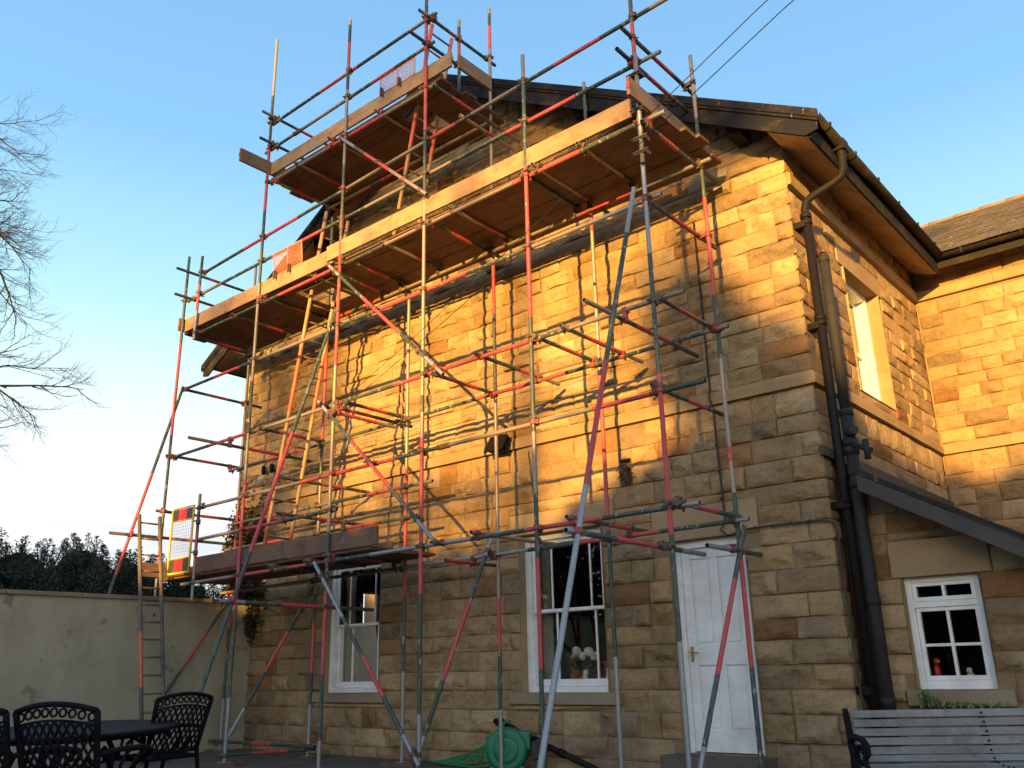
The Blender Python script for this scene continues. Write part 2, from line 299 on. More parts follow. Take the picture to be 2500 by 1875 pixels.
class Stones:
    def __init__(s,O,U,Nn,seed): s.O=np.array(O,float);s.U=np.array(U,float);s.N=np.array(Nn,float);s.r=np.random.default_rng(seed);s.V=[];s.F=[];s.C=[];s.nb=0;s.k=0;s.seed=seed
    def stone(s,u0,u1,z0,z1,cl=False,cr=False,ulim=None,rough=1.,step=.032):
        g=.0035
        if not cl: u0+=g
        if not cr: u1-=g
        z0+=g;z1-=g
        if u1-u0<.03 or z1-z0<.03: return
        nx=max(4,int((u1-u0)/step)+1); nz=max(4,int((z1-z0)/.03)+1)
        e=.009
        us=np.concatenate([[u0],np.linspace(u0+min(e,(u1-u0)/3),u1-min(e,(u1-u0)/3),nx),[u1]])
        zs=np.concatenate([[z0],np.linspace(z0+min(e,(z1-z0)/3),z1-min(e,(z1-z0)/3),nz),[z1]])
        A,B=np.meshgrid(us,zs,indexing='ij')
        k=s.seed*1000+s.k; s.k+=1
        du=np.minimum(A-u0 if not cl else 9,u1-A if not cr else 9); dz=np.minimum(B-z0,z1-B)
        d=np.minimum(du,dz); prof=np.clip(d/.016,0,1)**.6
        base=s.r.uniform(-.004,.010); amp=s.r.uniform(.012,.038)*rough
        n=vn(A*7,B*11,k)*.55+vn(A*17,B*24,k+1)*.3+vn(A*37,B*45,k+2)*.15
        ridge=1-np.abs(2*vn(A*5+.4*n,B*9,k+5)-1)
        tilt=s.r.normal(0,.05)*(A-(u0+u1)/2)+s.r.normal(0,.09)*(B-(z0+z1)/2)
        W2,H2=(u1-u0)/2,(z1-z0)/2; X=(A-(u0+u1)/2)/W2; Y=(B-(z0+z1)/2)/H2; fac=np.full(A.shape,1.)
        for _ in range(6):
            an=s.r.uniform(0,2*np.pi); gx,gz=np.cos(an)*s.r.uniform(.3,1.5),np.sin(an)*s.r.uniform(.4,1.5); fac=np.minimum(fac,s.r.uniform(.62,1.7)+1.4*gx*(X-s.r.uniform(-.3,.3))+1.3*gz*(Y-s.r.uniform(-.3,.3))+1.0*(n-.5))
        fac=np.clip(fac,-.35,1.)
        H=-.010+prof*(base+.010+amp*(.45*n+.2*ridge**2+.95*fac)+.5*tilt)
        ed=(d<1e-6); H[ed]=-.012
        if cl: H[0,1:-1]=.02; 
        if cr: H[-1,1:-1]=.02
        jit=(vn(A*21,B*21,k+9)-.5)*.014; A2=A+np.where(d>.001,jit,0); B2=B+np.where(d>.001,(vn(A*19,B*23,k+11)-.5)*.014,0)
        if ulim is not None:
            lo,hi=ulim(B2); A2=np.clip(A2,lo,hi)
        P=s.O+A2[...,None]*s.U+B2[...,None]*np.array([0,0,1.])+H[...,None]*s.N
        m,q=A.shape; idx=np.arange(m*q).reshape(m,q)+s.nb
        s.F.append(np.stack([idx[:-1,:-1],idx[1:,:-1],idx[1:,1:],idx[:-1,1:]],-1).reshape(-1,4))
        s.V.append(P.reshape(-1,3)); t=np.array(TINTS[s.r.choice(len(TINTS),p=TW)])*s.r.uniform(.8,1.16)
        s.C.append(np.tile(np.append(t,1),(m*q,1))); s.nb+=m*q
    def wall(s,u0,u1,rows,blocks=(),lens=(.26,.72),cl=False,cr=False,ulim=None,rough=1.):
        for (z0,z1) in rows:
            a0,a1=u0,u1
            if ulim is not None:
                l,h=ulim(np.array([(z0+z1)/2])); l2,h2=ulim(np.array([z1])); a0=max(u0,float(l[0])); a1=min(u1,float(h[0]))
            if a1-a0<.08: continue
            bl=sorted([b for b in blocks if b[2]<z1-.012 and b[3]>z0+.012])
            free=[(a0,a1)]
            for b in bl:
                nf=[]
                for f in free:
                    if b[1]<=f[0] or b[0]>=f[1]: nf.append(f)
                    else:
                        if b[0]-f[0]>.02: nf.append((f[0],b[0]))
                        if f[1]-b[1]>.02: nf.append((b[1],f[1]))
                free=nf
            for f in free:
                p=f[0]
                while p<f[1]-1e-6:
                    L=s.r.uniform(*lens)
                    if f[1]-(p+L)<.16: L=f[1]-p
                    s.stone(p,p+L,z0,z1,cl and abs(p-u0)<1e-6,cr and abs(p+L-u1)<1e-6,ulim,rough); p+=L
            for b in bl:
                for (c0,c1) in ((z0,b[2]),(b[3],z1)):
                    if c1-c0>.055:
                        # not where another block sits
                        if any(q is not b and q[0]<b[1] and q[1]>b[0] and q[2]<c1-.01 and q[3]>c0+.01 for q in blocks): continue
                        s.stone(max(b[0],a0),min(b[1],a1),c0,c1,False,False,ulim,rough)
    def build(s,name,parent,core=None):
        V=np.concatenate(s.V);F=np.concatenate(s.F);C=np.concatenate(s.C); ns=len(F); mi=np.zeros(ns,int)
        if core is not None:
            cv=np.array(core.v);cf=core.f
            F=np.concatenate([F,np.array(cf)+len(V)]); mi=np.concatenate([mi,np.array(core.m)+1]); C=np.concatenate([C,np.tile([.3,.22,.14,1],(len(cv),1))]); V=np.concatenate([V,cv])
        me=D.meshes.new(name); me.from_pydata(V.tolist(),[],F.tolist())
        for m in (M['stone'],M['mortar'],M['dressed']): me.materials.append(m)
        me.polygons.foreach_set('material_index',mi); sm=np.zeros(len(F),bool); me.polygons.foreach_set('use_smooth',sm)
        a=me.attributes.new('tint','FLOAT_COLOR','POINT'); a.data.foreach_set('color',C.astype(np.float32).ravel())
        # orient stone faces outward
        me.update(); o=D.objects.new(name,me); COL.objects.link(o); return par(o,parent)
def core(O,U,Nn,u0,u1,z0,z1,holes,depth,off=-.012,top=None):
    """mortar face with holes, their reveals and a cap; quads only"""
    O,U,Nn=map(Vector,(O,U,Nn)); c=MB(); Zv=Vector((0,0,1))
    P=lambda u,z,d: O+U*u+Zv*z+Nn*d
    us=sorted({u0,u1,*[h[0] for h in holes],*[h[1] for h in holes]}); zs=sorted({z0,z1,*[h[2] for h in holes],*[h[3] for h in holes]})
    for a,b in zip(us,us[1:]):
        for e,f in zip(zs,zs[1:]):
            if any(h[0]<=a and b<=h[1] and h[2]<=e and f<=h[3] for h in holes): continue
            c.add([P(a,e,off),P(b,e,off),P(b,f,off),P(a,f,off)],[(0,1,2,3)],0)
    for h in holes:
        a,b,e,f=h[:4]
        for p,q in (((a,e),(a,f)),((b,f),(b,e)),((b,e),(a,e)),((a,f),(b,f))):
            c.add([P(*p,off+.03),P(*p,-depth),P(*q,-depth),P(*q,off+.03)],[(0,1,2,3)],1)
    return c
HOUSE=empty('stone_house',(-5.3,0,GZ),'two storey honey sandstone house with gable, dark bargeboards and white windows','house')
XL=-10.65
ROWS=courses(-.36,3.67,11,.195,.275)+courses(3.83,9.8,12,.175,.225)
# windows: (u0,u1,z0,z1)
WM=(-4.09,-2.80,.585,2.51); WL=(-8.03,-6.76,.585,2.50); DR=(-1.87,-.955,-.02,2.20)
LM=(-4.25,-2.60,2.51,2.785); LLn=(-8.20,-6.58,2.50,2.775); LD=(-2.09,-.775,2.20,2.57)
SM=(-4.27,-2.62,.45,.585); SLf=(-8.21,-6.60,.45,.585); STEP=(-2.0,-.85,-.36,-.02); STR=(XL,0.,3.67,3.83)
HOLE=(-2.47,-2.31,2.93,3.25)
gab=lambda z:(np.maximum(-10.65,-11.36+(z-6.45)/.591),np.minimum(.02,.54-(z-6.45)/.591))
S=Stones((0,0,0),(1,0,0),(0,-1,0),1)
S.wall(XL,.02,ROWS,[WM,WL,DR,LM,LLn,LD,SM,SLf,STEP,STR,HOLE],cr=True,ulim=gab,rough=1.28)
ck=core((0,0,0),(1,0,0),(0,-1,0),XL,0,-.4,6.45,[WM,WL,DR,HOLE],.36)
ck.add([(XL,.012,6.45),(0,.012,6.45),(-5.35,.012,9.62)],[(0,1,2)],0); ck.f[-1]=(len(ck.v)-3,len(ck.v)-2,len(ck.v)-1,len(ck.v)-1)
ck.f[-1]=ck.f[-1][:3]+(ck.f[-1][2],)
# split the triangle into quads: use mid points
ck.f.pop();ck.m.pop();ck.sm.pop();ck.v=ck.v[:-3]
for i in range(9):
    za,zb=6.45+i*.4,6.45+(i+1)*.4; xl=lambda z:-11.38+(z-6.45)/.591; xr=lambda z:.56-(z-6.45)/.591
    ck.add([(max(XL,xl(za)),.012,za),(min(0,xr(za)),.012,za),(max(min(0,xr(zb)),-5.4),.012,zb),(min(max(XL,xl(zb)),-5.4),.012,zb)],[(0,1,2,3)],0)
S.build('gable_wall',HOUSE,ck)
# broken hole with hanging wires; a black sheet stands in for its shade
b=MB(); b.add([(-2.48,.1,2.92),(-2.30,.1,2.92),(-2.30,.1,3.26),(-2.48,.1,3.26)],[(0,1,2,3)]); rr=random.Random(9)
for i in range(9):
    p=[(-2.38+rr.uniform(-.06,.06),.05,3.12+rr.uniform(-.05,.05))]
    for k in range(6): p.append((p[-1][0]+rr.uniform(-.05,.06),-.03-rr.uniform(0,.03),p[-1][2]-rr.uniform(-.02,.055)))
    b.rings(p,[.006]*7,5)
b.build('wall_hole_shade_and_wiring',M['cable'],HOUSE)
# side wall (facing +x), wing wall, lean-to wall
WY=4.69
SW=(1.52,2.78,3.95,5.575); SLN=(1.36,2.94,5.575,5.86)
S=Stones((0,0,0),(0,1,0),(1,0,0),2)
S.wall(-.02,WY,ROWS,[SW,SLN,(-.1,WY,3.67,3.83),(-.1,WY,6.06,6.23),(.30,WY,-.4,2.72)],cl=True,rough=.62,ulim=lambda z:(z*0-.02,z*0+(WY if True else 0)+np.where(z>6.62,-9,0)))
S.build('side_wall',HOUSE,core((0,0,0),(0,1,0),(1,0,0),0.0,WY,-.4,6.7,[SW],.36))
S=Stones((0,WY,0),(1,0,0),(0,-1,0),3)
S.wall(0.02,6.6,ROWS,[(-.1,7,3.67,3.83),(-.1,7,6.06,6.23)],ulim=lambda z:(z*0+.02,z*0+6.6+np.where((z>6.55),-9,0)))
S.build('wing_wall',HOUSE,core((0,WY,0),(1,0,0),(0,-1,0),0,6.6,-.4,6.6,[],.3))
LY=.30; LWN=(.50,1.19,.60,1.63); LLT=(.41,1.32,1.63,1.985); LSL=(.40,1.33,.455,.60)
lt=lambda z:(z*0+.02,np.minimum(4.6,(2.72-z)/.59))
S=Stones((0,LY,0),(1,0,0),(0,-1,0),4)
S.wall(.02,4.6,courses(-.36,2.8,15),[LWN,LLT,LSL],ulim=lt)
ck=core((0,LY,0),(1,0,0),(0,-1,0),0,1.9,-.4,1.63,[LWN],.3)
for i in range(12):
    za,zb=1.63+i*.09,1.63+(i+1)*.09; ck.add([(0,LY+.012,za),(max(0,(2.72-za)/.59),LY+.012,za),(max(0,(2.72-zb)/.59),LY+.012,zb),(0,LY+.012,zb)],[(0,1,2,3)],0)
for i in range(12):
    xa,xb=1.9+i*.23,1.9+(i+1)*.23; ck.add([(xa,LY+.012,-.4),(xb,LY+.012,-.4),(xb,LY+.012,min(1.63,2.72-.59*xb)),(xa,LY+.012,min(1.63,2.72-.59*xa))],[(0,1,2,3)],0)
S.build('lean_to_wall',HOUSE,ck)
# hidden shell: far walls, floors, room partitions
b=MB(); OW=(2.72,3.32,.98,2.36)
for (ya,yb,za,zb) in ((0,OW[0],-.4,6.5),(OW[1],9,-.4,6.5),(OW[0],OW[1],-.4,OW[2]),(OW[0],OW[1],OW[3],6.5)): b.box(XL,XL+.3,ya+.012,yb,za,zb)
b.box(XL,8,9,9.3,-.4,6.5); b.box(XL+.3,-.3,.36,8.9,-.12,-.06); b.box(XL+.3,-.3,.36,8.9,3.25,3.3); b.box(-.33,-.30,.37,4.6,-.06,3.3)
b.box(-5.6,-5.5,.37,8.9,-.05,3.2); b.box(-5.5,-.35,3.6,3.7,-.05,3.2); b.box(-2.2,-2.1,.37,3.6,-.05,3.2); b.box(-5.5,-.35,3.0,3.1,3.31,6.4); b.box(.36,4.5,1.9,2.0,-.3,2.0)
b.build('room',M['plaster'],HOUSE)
# dressed stone: string course, cornice, lintels, sills, step
def profile_run(name,pts,a,b,m,ax):
    """extrude a profile (out,z) along a wall; ax maps (along,out,z)->xyz"""
    q=MB(); n=len(pts); v=[ax(t,o,z) for t in (a,b) for o,z in pts]
    q.add(v,[(i,(i+1)%n,n+(i+1)%n,n+i) for i in range(n)]); q.add(v[:n],[tuple(range(n))]); q.add(v[n:],[tuple(range(n))]); return q
sp=[(-.05,3.672),(.055,3.672),(.055,3.765),(.02,3.828),(-.05,3.828)]; cp=[(-.05,6.062),(.05,6.062),(.06,6.09),(.06,6.2),(.03,6.228),(-.05,6.228)]
GX=lambda t,o,z:(t,-o,z); SX=lambda t,o,z:(o,t,z); WX=lambda t,o,z:(t,WY-o,z)
q=MB()
def runs(q,pts,a,b,ax,seed,mitre0=0,mitre1=0):
    r=random.Random(seed); t=a
    while t<b-1e-6:
        L=r.uniform(.8,1.3); 
        if b-(t+L)<.4: L=b-t
        n=len(pts); e0=t+(.002 if t>a else 0); e1=t+L-.002 if t+L<b else b
        v=[ax(e0-(o*mitre0 if t<=a else 0),o,z) for o,z in pts]+[ax(e1+(o*mitre1 if t+L>=b-1e-6 else 0),o,z) for o,z in pts]
        q.add(v,[(i,(i+1)%n,n+(i+1)%n,n+i) for i in range(n)]+[tuple(range(n)),tuple(range(n,2*n))]); t+=L
runs(q,sp,XL,0,GX,1,0,1); runs(q,sp,0,WY,SX,2,1,-1); runs(q,sp,0,6.6,WX,3,-1,0); q.build('string_course',M['band'],HOUSE)
q=MB(); runs(q,cp,0,WY,SX,4,0,-1); runs(q,cp,0,6.6,WX,5,-1,0); q.build('eaves_band',M['dressed'],HOUSE)
def slab(name,b,ax,proj,mm,inn=.06):
    q=MB(); u0,u1,z0,z1=b; v0=ax(u0+.005,-inn,z0+.003); v1=ax(u1-.005,proj,z1-.003)
    q.box(min(v0[0],v1[0]),max(v0[0],v1[0]),min(v0[1],v1[1]),max(v0[1],v1[1]),z0+.003,z1-.003); return q.build(name,M[mm],HOUSE,.008)
LX=lambda t,o,z:(t,LY-o,z)
for bb,ax in ((LM,GX),(LLn,GX),(LD,GX),(SLN,SX),(LLT,LX)): slab('lintel',bb,ax,.012,'dressed')
for bb,ax in ((SM,GX),(SLf,GX),(LSL,LX)): slab('window_sill',bb,ax,.06,'sill')
slab('door_step',STEP,GX,.32,'flags',.1)
# ------------------------------------------------------------------ windows
def sash_window(name,u0,u1,z0,z1,ax,rec,meet,bars_u,bars_l,parent=HOUSE,inset=0.):
    """white sliding sash: box frame, two sashes with upright glazing bars"""
    f=MB()
    def bx(a,b,o0,o1,e,c,mb=f):
        p=ax(a,o0,e);q=ax(b,o1,c); mb.box(*sorted((p[0],q[0])),*sorted((p[1],q[1])),*sorted((p[2],q[2])))
    r=-rec; fw=.085
    bx(u0,u0+fw,r-.12-inset,r,z0,z1); bx(u1-fw,u1,r-.12-inset,r,z0,z1); bx(u0+fw,u1-fw,r-.12-inset,r-.001,z1-.075,z1); bx(u0+fw,u1-fw,r-.12,r+.012,z0,z0+.065)
    fr=f.build('window',M['white'],parent,.006)
    a,b=u0+fw+.002,u1-fw-.002; G=[]
    s=MB(); zt=z1-.077
    for (e,c,o,bars,bot) in ((meet-.02,zt,r-.045-inset,bars_u,.04),(z0+.067,meet+.018,r-.085-inset,bars_l,.085)):
        top=.045
        bx(a,a+.045,o-.035,o,e,c,s); bx(b-.045,b,o-.035,o,e,c,s); bx(a+.045,b-.045,o-.035,o-.001,c-top,c,s); bx(a+.045,b-.045,o-.035,o-.001,e,e+bot,s)
        for x in bars: bx(x-.011,x+.011,o-.03,o-.004,e+bot,c-top,s)
        G.append((a+.045,b-.045,o-.018,e+bot,c-top))
    s.build('sash',M['white'],fr,.003)
    for g0,g1,o,e,c in G:
        p=[ax(g0,o,e),ax(g1,o,e),ax(g1,o,c),ax(g0,o,c)]; k=MB(); k.add(p,[(0,1,2,3)]); k.build('pane',M['glass'],fr)
    return fr
wm=sash_window('window',*WM,GX,.105,1.555,(-3.70,-3.10),(-3.67,-3.08))
wl=sash_window('window',*WL,GX,.105,1.555,(-7.64,-7.06),(-7.60,-7.02))
sash_window('window',SW[0],SW[1],3.95,SW[3],SX,.14,4.72,(2.15,),(2.15,),inset=.085)
# lean-to casement with hopper
f=MB(); 
def lb(a,b,o0,o1,e,c,mb): mb.box(a,b,LY-o1,LY-o0,e,c)
r=-.07; u0,u1,z0,z1=LWN
for a,b,e,c in ((u0,u0+.06,z0,z1),(u1-.06,u1,z0,z1),(u0+.06,u1-.06,z1-.05,z1),(u0+.06,u1-.06,z0,z0+.08),(u0+.06,u1-.06,1.345,1.40)): lb(a,b,r-.09,r,e,c,f)
lw=f.build('window',M['white'],HOUSE,.005)
s=MB(); mid=(u0+u1)/2
for e,c in ((1.402,z1-.052),(z0+.082,1.343)):
    o=r-.015
    for a,b,p,q in ((u0+.062,u0+.10,e,c),(u1-.10,u1-.062,e,c),(u0+.10,u1-.10,e,e+.04),(u0+.10,u1-.10,c-.035,c),(mid-.014,mid+.014,e+.04,c-.035)): lb(a,b,o-.05,o+(.012 if e>1.3 else 0),p,q,s)
lb(u0+.10,mid-.014,r-.06,r-.02,.985,1.012,s); lb(mid+.014,u1-.10,r-.06,r-.02,.985,1.012,s)
s.build('casement',M['white'],lw,.003)
k=MB(); k.add([(u0+.06,LY+.11,z0+.08),(u1-.06,LY+.11,z0+.08),(u1-.06,LY+.11,z1-.05),(u0+.06,LY+.11,z1-.05)],[(0,1,2,3)]); k.build('pane',M['glass'],lw)
# ------------------------------------------------------------------ door
d=MB(); r=.07; u0,u1,z0,z1=DR
d.box(u0,u0+.075,r,r+.10,z0,z1); d.box(u1-.06,u1,r,r+.10,z0,z1); d.box(u0+.075,u1-.06,r,r+.10,z1-.09,z1)
door=d.build('door',M['white'],HOUSE,.006)
d=MB(); a,b=u0+.078,u1-.063; zt=z1-.093; zb=z0+.012; o=r+.03
stile=.105; mu=(a+b)/2; rails=[(zb,zb+.21),(.86,1.07),(zt-.11,zt)]
d.box(a,a+stile,o,o+.042,zb,zt); d.box(b-stile,b,o,o+.042,zb,zt)
for p,q in rails: d.box(a+stile,b-stile,o,o+.042,p,q)
for p,q in ((zb+.21,.86),(1.07,zt-.11)):
    d.box(mu-.05,mu+.05,o,o+.042,p,q)
    for x0,x1 in ((a+stile,mu-.05),(mu+.05,b-stile)):
        d.box(x0,x1,o+.018,o+.036,p,q); d.box(x0+.03,x1-.03,o+.008,o+.018,p+.03,q-.03)
d.build('door_leaf',M['white'],door,.004)
h=MB(); h.box(a+.025,a+.065,o-.008,o-.001,.90,1.06); h.tube((a+.045,o-.008,1.0),(a+.045,o-.05,1.0),.008); h.bar((a+.04,o-.052,1.0),(a+.15,o-.055,.995),.018,.014)
h.build('handle',M['brass'],door,.003)
# ------------------------------------------------------------------ roof
AX,AZR=-5.41,10.06; SLP=.591
def rz(x): return AZR-SLP*abs(x-AX)
b=MB(); 
for sgn,xe in ((1,.56),(-1,-11.42)):
    for (y0,y1) in ((-.46,9.3),):
        v=[(AX,y0,AZR+.02),(xe,y0,rz(xe)+.02),(xe,y1,rz(xe)+.02),(AX,y1,AZR+.02)]; v+=[(x,y,z-.06) for x,y,z in v]
        b.add(v,[(0,1,2,3),(4,7,6,5),(0,4,5,1),(1,5,6,2),(2,6,7,3),(3,7,4,0)])
b.build('gable_roof',M['slates'],HOUSE)
# bargeboards: moulded two-tier boards following the slope, cut at the eaves
for sgn,xe in ((1,.60),(-1,-11.42)):
    q=MB()
    def P(x,y,dz): return (x,y,rz(x)+dz)
    def slab2(y0,y1,t0,t1,xa,xb,cut=0):
        v=[P(xa,y0,t0),P(xb,y0,t0),P(xb,y0,t1+cut),P(xb-sgn*(cut*1.3),y0,t1),P(xa,y0,t1)]; v+=[(x,y1,z) for x,_,z in v]
        n=5; q.add(v,[(0,1,2,3,4),(9,8,7,6,5)]+[(i,(i+1)%n,n+(i+1)%n,n+i) for i in range(n)])
    slab2(-.50,-.465,-.03,-.33,AX,xe,.11); slab2(-.535,-.505,.02,-.085,AX,xe+sgn*.03); slab2(-.522,-.507,-.088,-.125,AX,xe+sgn*.02)
    q.build('bargeboard',M['barge'],HOUSE,.006)
# verge soffit, side soffits, fascias
q=MB()
for sgn,xe in ((1,.38),(-1,-11.2)):
    v=[(AX,-.46,AZR-.10),(xe,-.46,rz(xe)-.10),(xe,.01,rz(xe)-.10),(AX,.01,AZR-.10)]; v+=[(x,y,z-.02) for x,y,z in v]
    q.add(v,[(0,1,2,3),(4,7,6,5),(0,4,5,1),(1,5,6,2),(2,6,7,3),(3,7,4,0)])
v=[(.02,.0,6.66),(.40,.0,6.44),(.40,WY,6.44),(.02,WY,6.66)]; v=[(.02,-.46,6.56),(.47,-.46,6.29),(.47,WY-.4,6.29),(.02,WY,6.56)]; v+=[(x,y,z-.02) for x,y,z in v]
q.add(v,[(0,1,2,3),(4,7,6,5),(0,4,5,1),(1,5,6,2),(2,6,7,3),(3,7,4,0)])
v=[(XL,-.46,6.66),(-11.2,-.46,6.44),(-11.2,9,6.44),(XL,9,6.66)]; v+=[(x,y,z-.02) for x,y,z in v]
q.add(v,[(0,1,2,3),(4,7,6,5),(0,4,5,1),(1,5,6,2),(2,6,7,3),(3,7,4,0)])
q.build('soffit',M['soffit'],HOUSE)
for bx_ in ((.472,.50,-.45,WY-.40,6.25,6.45),(.43,6.6,WY-.43,WY-.40,6.33,6.50),(-11.24,-11.202,-.45,9,6.405,6.58)):
    q=MB(); q.box(*bx_); q.build('fascia',M['fascia'],HOUSE)
q=MB(); v=[(.47,WY-.4,6.36),(6.6,WY-.4,6.36),(6.6,WY,6.58),(.02,WY,6.58)]; v+=[(x,y,z-.02) for x,y,z in v]; q.add(v,[(0,1,2,3),(4,7,6,5),(0,4,5,1),(1,5,6,2),(2,6,7,3),(3,7,4,0)]); q.build('wing_soffit',M['soffit'],HOUSE)
# purlin ends under the verge
for x in (-.42,-2.6,-8.3,-10.4):
    q=MB(); z=rz(x)-.25; q.box(x-.08,x+.08,-.34,.05,z-.11,z+.08); q.build('purlin_end',M['fascia'],HOUSE,.01)
# gutters (half round with clips)
def gutter(a,b,out,name,n=9):
    q=MB(); a=Vector(a);b=Vector(b);d=(b-a).normalized(); o=Vector(out); R=.062
    prof=[(-math.cos(t)*R,-math.sin(t)*R) for t in np.linspace(0,math.pi,n)]+[(math.cos(t)*(R-.006),-math.sin(t)*(R-.006)) for t in np.linspace(0,math.pi,n)]
    m=len(prof); v=[p+o*x+Vector((0,0,z)) for p in (a,b) for x,z in prof]
    q.add(v,[(i,(i+1)%m,m+(i+1)%m,m+i) for i in range(m)]+[tuple(range(m)),tuple(range(m,2*m))],0,True)
    L=(b-a).length; k=int(L/.78)
    for i in range(k+1):
        c=a+d*(.3+i*.78)
        if (c-a).length>L-.05: break
        v=[]
        for off in (-.014,.014):
            for t in np.linspace(0,math.pi,n): v.append(c+d*off+o*(-math.cos(t)*(R+.006))+Vector((0,0,-math.sin(t)*(R+.006)+.004)))
        q.add(v,[(j,j+1,n+j+1,n+j) for j in range(n-1)])
        q.obox(c+o*(R+.003)+Vector((0,0,.012)),d*.016,o*.008,Vector((0,0,.014)))
    return q.build(name,M['fascia'],HOUSE)
gutter((.565,-.44,6.51),(.565,WY-.46,6.51),(1,0,0),'gutter'); gutter((.57,WY-.50,6.50),(6.6,WY-.50,6.50),(0,-1,0),'gutter')
# wing roof of lapped slates
def slate_roof(name,O,U,V,nu,nv,du,dv,seed,mm='slates',skip=None):
    r=np.random.default_rng(seed); O,U,V=[np.array(x,float) for x in (O,U,V)]; Nn=np.cross(U,V); Nn/=np.linalg.norm(Nn); vs=[];fs=[];cs=[]
    for j in range(nv):
        for i in range(-1,nu+1):
            u=(i+(.5 if j%2 else 0))*du; a=u+r.uniform(.001,.004); e=u+du-r.uniform(.001,.004); h=r.uniform(.012,.022); b=r.uniform(-.008,.008); c=r.uniform(.7,1.15)
            a=max(a,0);e=min(e,nu*du)
            if e-a<.02: continue
            if skip is not None and skip(O+U*(a+e)/2+V*((j+.5)*dv)): continue
            q=[O+U*a+V*(j*dv+b)+Nn*h,O+U*e+V*(j*dv+b*.5)+Nn*h,O+U*e+V*((j+1.15)*dv)+Nn*.002,O+U*a+V*((j+1.15)*dv)+Nn*.002]
            q+=[O+U*a+V*(j*dv+b)+Nn*(h-.012),O+U*e+V*(j*dv+b*.5)+Nn*(h-.012)]
            n=len(vs); vs+=q; fs+=[(n,n+1,n+2,n+3),(n+4,n+5,n+1,n)]; cs+=[(c,c,c*.97,1)]*6
    me=D.meshes.new(name); me.from_pydata([tuple(x) for x in vs],[],fs); me.materials.append(M[mm]); a=me.attributes.new('tint','FLOAT_COLOR','POINT'); a.data.foreach_set('color',np.array(cs,np.float32).ravel())
    o=D.objects.new(name,me); COL.objects.link(o); return par(o,HOUSE)
sv=np.array([0,1,.593]); sv=sv/np.linalg.norm(sv)
slate_roof('wing_roof',(-3,WY-.52,6.54),(1,0,0),sv,34,22,.30,.2035,5)
q=MB(); v=[(-3,WY-.5,6.50),(7.2,WY-.5,6.50),(7.2,8.05,8.74),(-3,8.05,8.74)]; q.add(v,[(0,1,2,3)]); q.add([(-3,8.05,8.80),(7.2,8.05,8.80),(7.2,11.8,6.5),(-3,11.8,6.5)],[(0,1,2,3)]); q.build('roof_deck',M['grey'],HOUSE)
q=MB(); x=-3; rr=random.Random(2)
while x<7.2:
    q.rings([(x,8.05,8.80),(x+.44,8.05,8.80)],[.085+rr.uniform(0,.01),.085],8); x+=.45
q.build('ridge_tile',flat_stone('ridge_clay',(.26,.17,.11)),HOUSE)
# lean-to roof
v=np.array([-1,0,.59]); v=v/np.linalg.norm(v)
slate_roof('lean_to_roof',(4.7,4.66,2.90-.59*4.7),(0,-1,0),v,16,27,.299,.202,6,skip=lambda p:p[0]<.46 and p[1]<.32)
q=MB(); q.add([(.02,.3,2.86),(.38,.3,2.86-.59*.36),(.38,-.12,2.86-.59*.36),(4.75,-.12,2.86-.59*4.73),(4.75,4.66,2.86-.59*4.73),(.02,4.66,2.86)],[(0,1,2,3,4,5)]); q.build('lean_to_deck',M['grey'],HOUSE)
q=MB()
def sl(y0,y1,t0,t1,xa=.36,xb=4.75):
    v=[(xa,y0,2.88-.59*xa+t0),(xb,y0,2.88-.59*xb+t0),(xb,y0,2.88-.59*xb+t1),(xa,y0,2.88-.59*xa+t1)]; v+=[(x,y1,z) for x,_,z in v]
    q.add(v,[(0,1,2,3),(7,6,5,4),(0,4,5,1),(1,5,6,2),(2,6,7,3),(3,7,4,0)])
sl(-.155,-.12,-.045,-.21); q.build('lean_to_bargeboard',M['grey'],HOUSE,.005)
q=MB(); sl(-.175,-.11,.012,-.012); sl(-.168,-.115,-.014,-.04); q.build('verge_slates',M['slates'],HOUSE)
q=MB(); q.add([(.36,-.12,2.66-.59*.34),(3.6,-.12,2.66-.59*3.58),(3.6,LY,2.66-.59*3.58),(.36,LY,2.66-.59*.34)],[(0,1,2,3)]); q.build('lean_to_soffit',M['grey'],HOUSE)
q=MB(); q.obox((.035,2.28,2.93),(.022,0,0),(0,2.38,0),(0,0,.05)); q.build('flashing',M['grey'],HOUSE)
# ------------------------------------------------------------------ pipes on the corner
q=MB(); R=.052
q.rings([(.565,.31,6.5),(.565,.30,6.30),(.56,.29,6.17),(.53,.275,6.08),(.44,.25,6.02),(.21,.165,5.90),(.15,.125,5.83),(.13,.12,5.74),(.13,.12,5.6)],[.058,.05,.047]+[.045]*6,12,caps=False)
q.rings([(.13,.12,5.62),(.13,.12,.0)],[R*.95]*2,12)
for z in (5.66,5.58,4.42,4.36,2.42,2.36): q.rings([(.13,.12,z-.028),(.13,.12,z+.028)],[.062]*2,12)
for z in (5.55,4.33,2.38,.6): q.box(.0,.135,.05,.19,z-.035,z+.035)
q.box(.50,.63,.23,.39,6.40,6.53); q.build('downpipe',M['pipe'],HOUSE)
q=MB(); c=(.245,.17); 
q.rings([(*c,5.12),(*c,3.30)],[.056]*2,14); q.rings([(*c,3.30),(*c,-.26)],[.064]*2,14)
for z,r_ in ((3.34,.074),(3.02,.076),(2.93,.079),(2.70,.072),(2.58,.076),(1.42,.072),(.5,.072),(5.10,.059)): q.rings([(*c,z-.035),(*c,z+.035)],[r_]*2,14)
q.rings([(.25,.15,3.1),(.34,.05,3.12)],[.05,.05],12); q.rings([(.30,.1,2.98),(.50,-.02,2.86)],[.03,.03],10); q.rings([(.46,-.02,2.78),(.46,-.02,2.98)],[.032,.032],10)
q.build('soil_pipe',M['soil'],HOUSE)
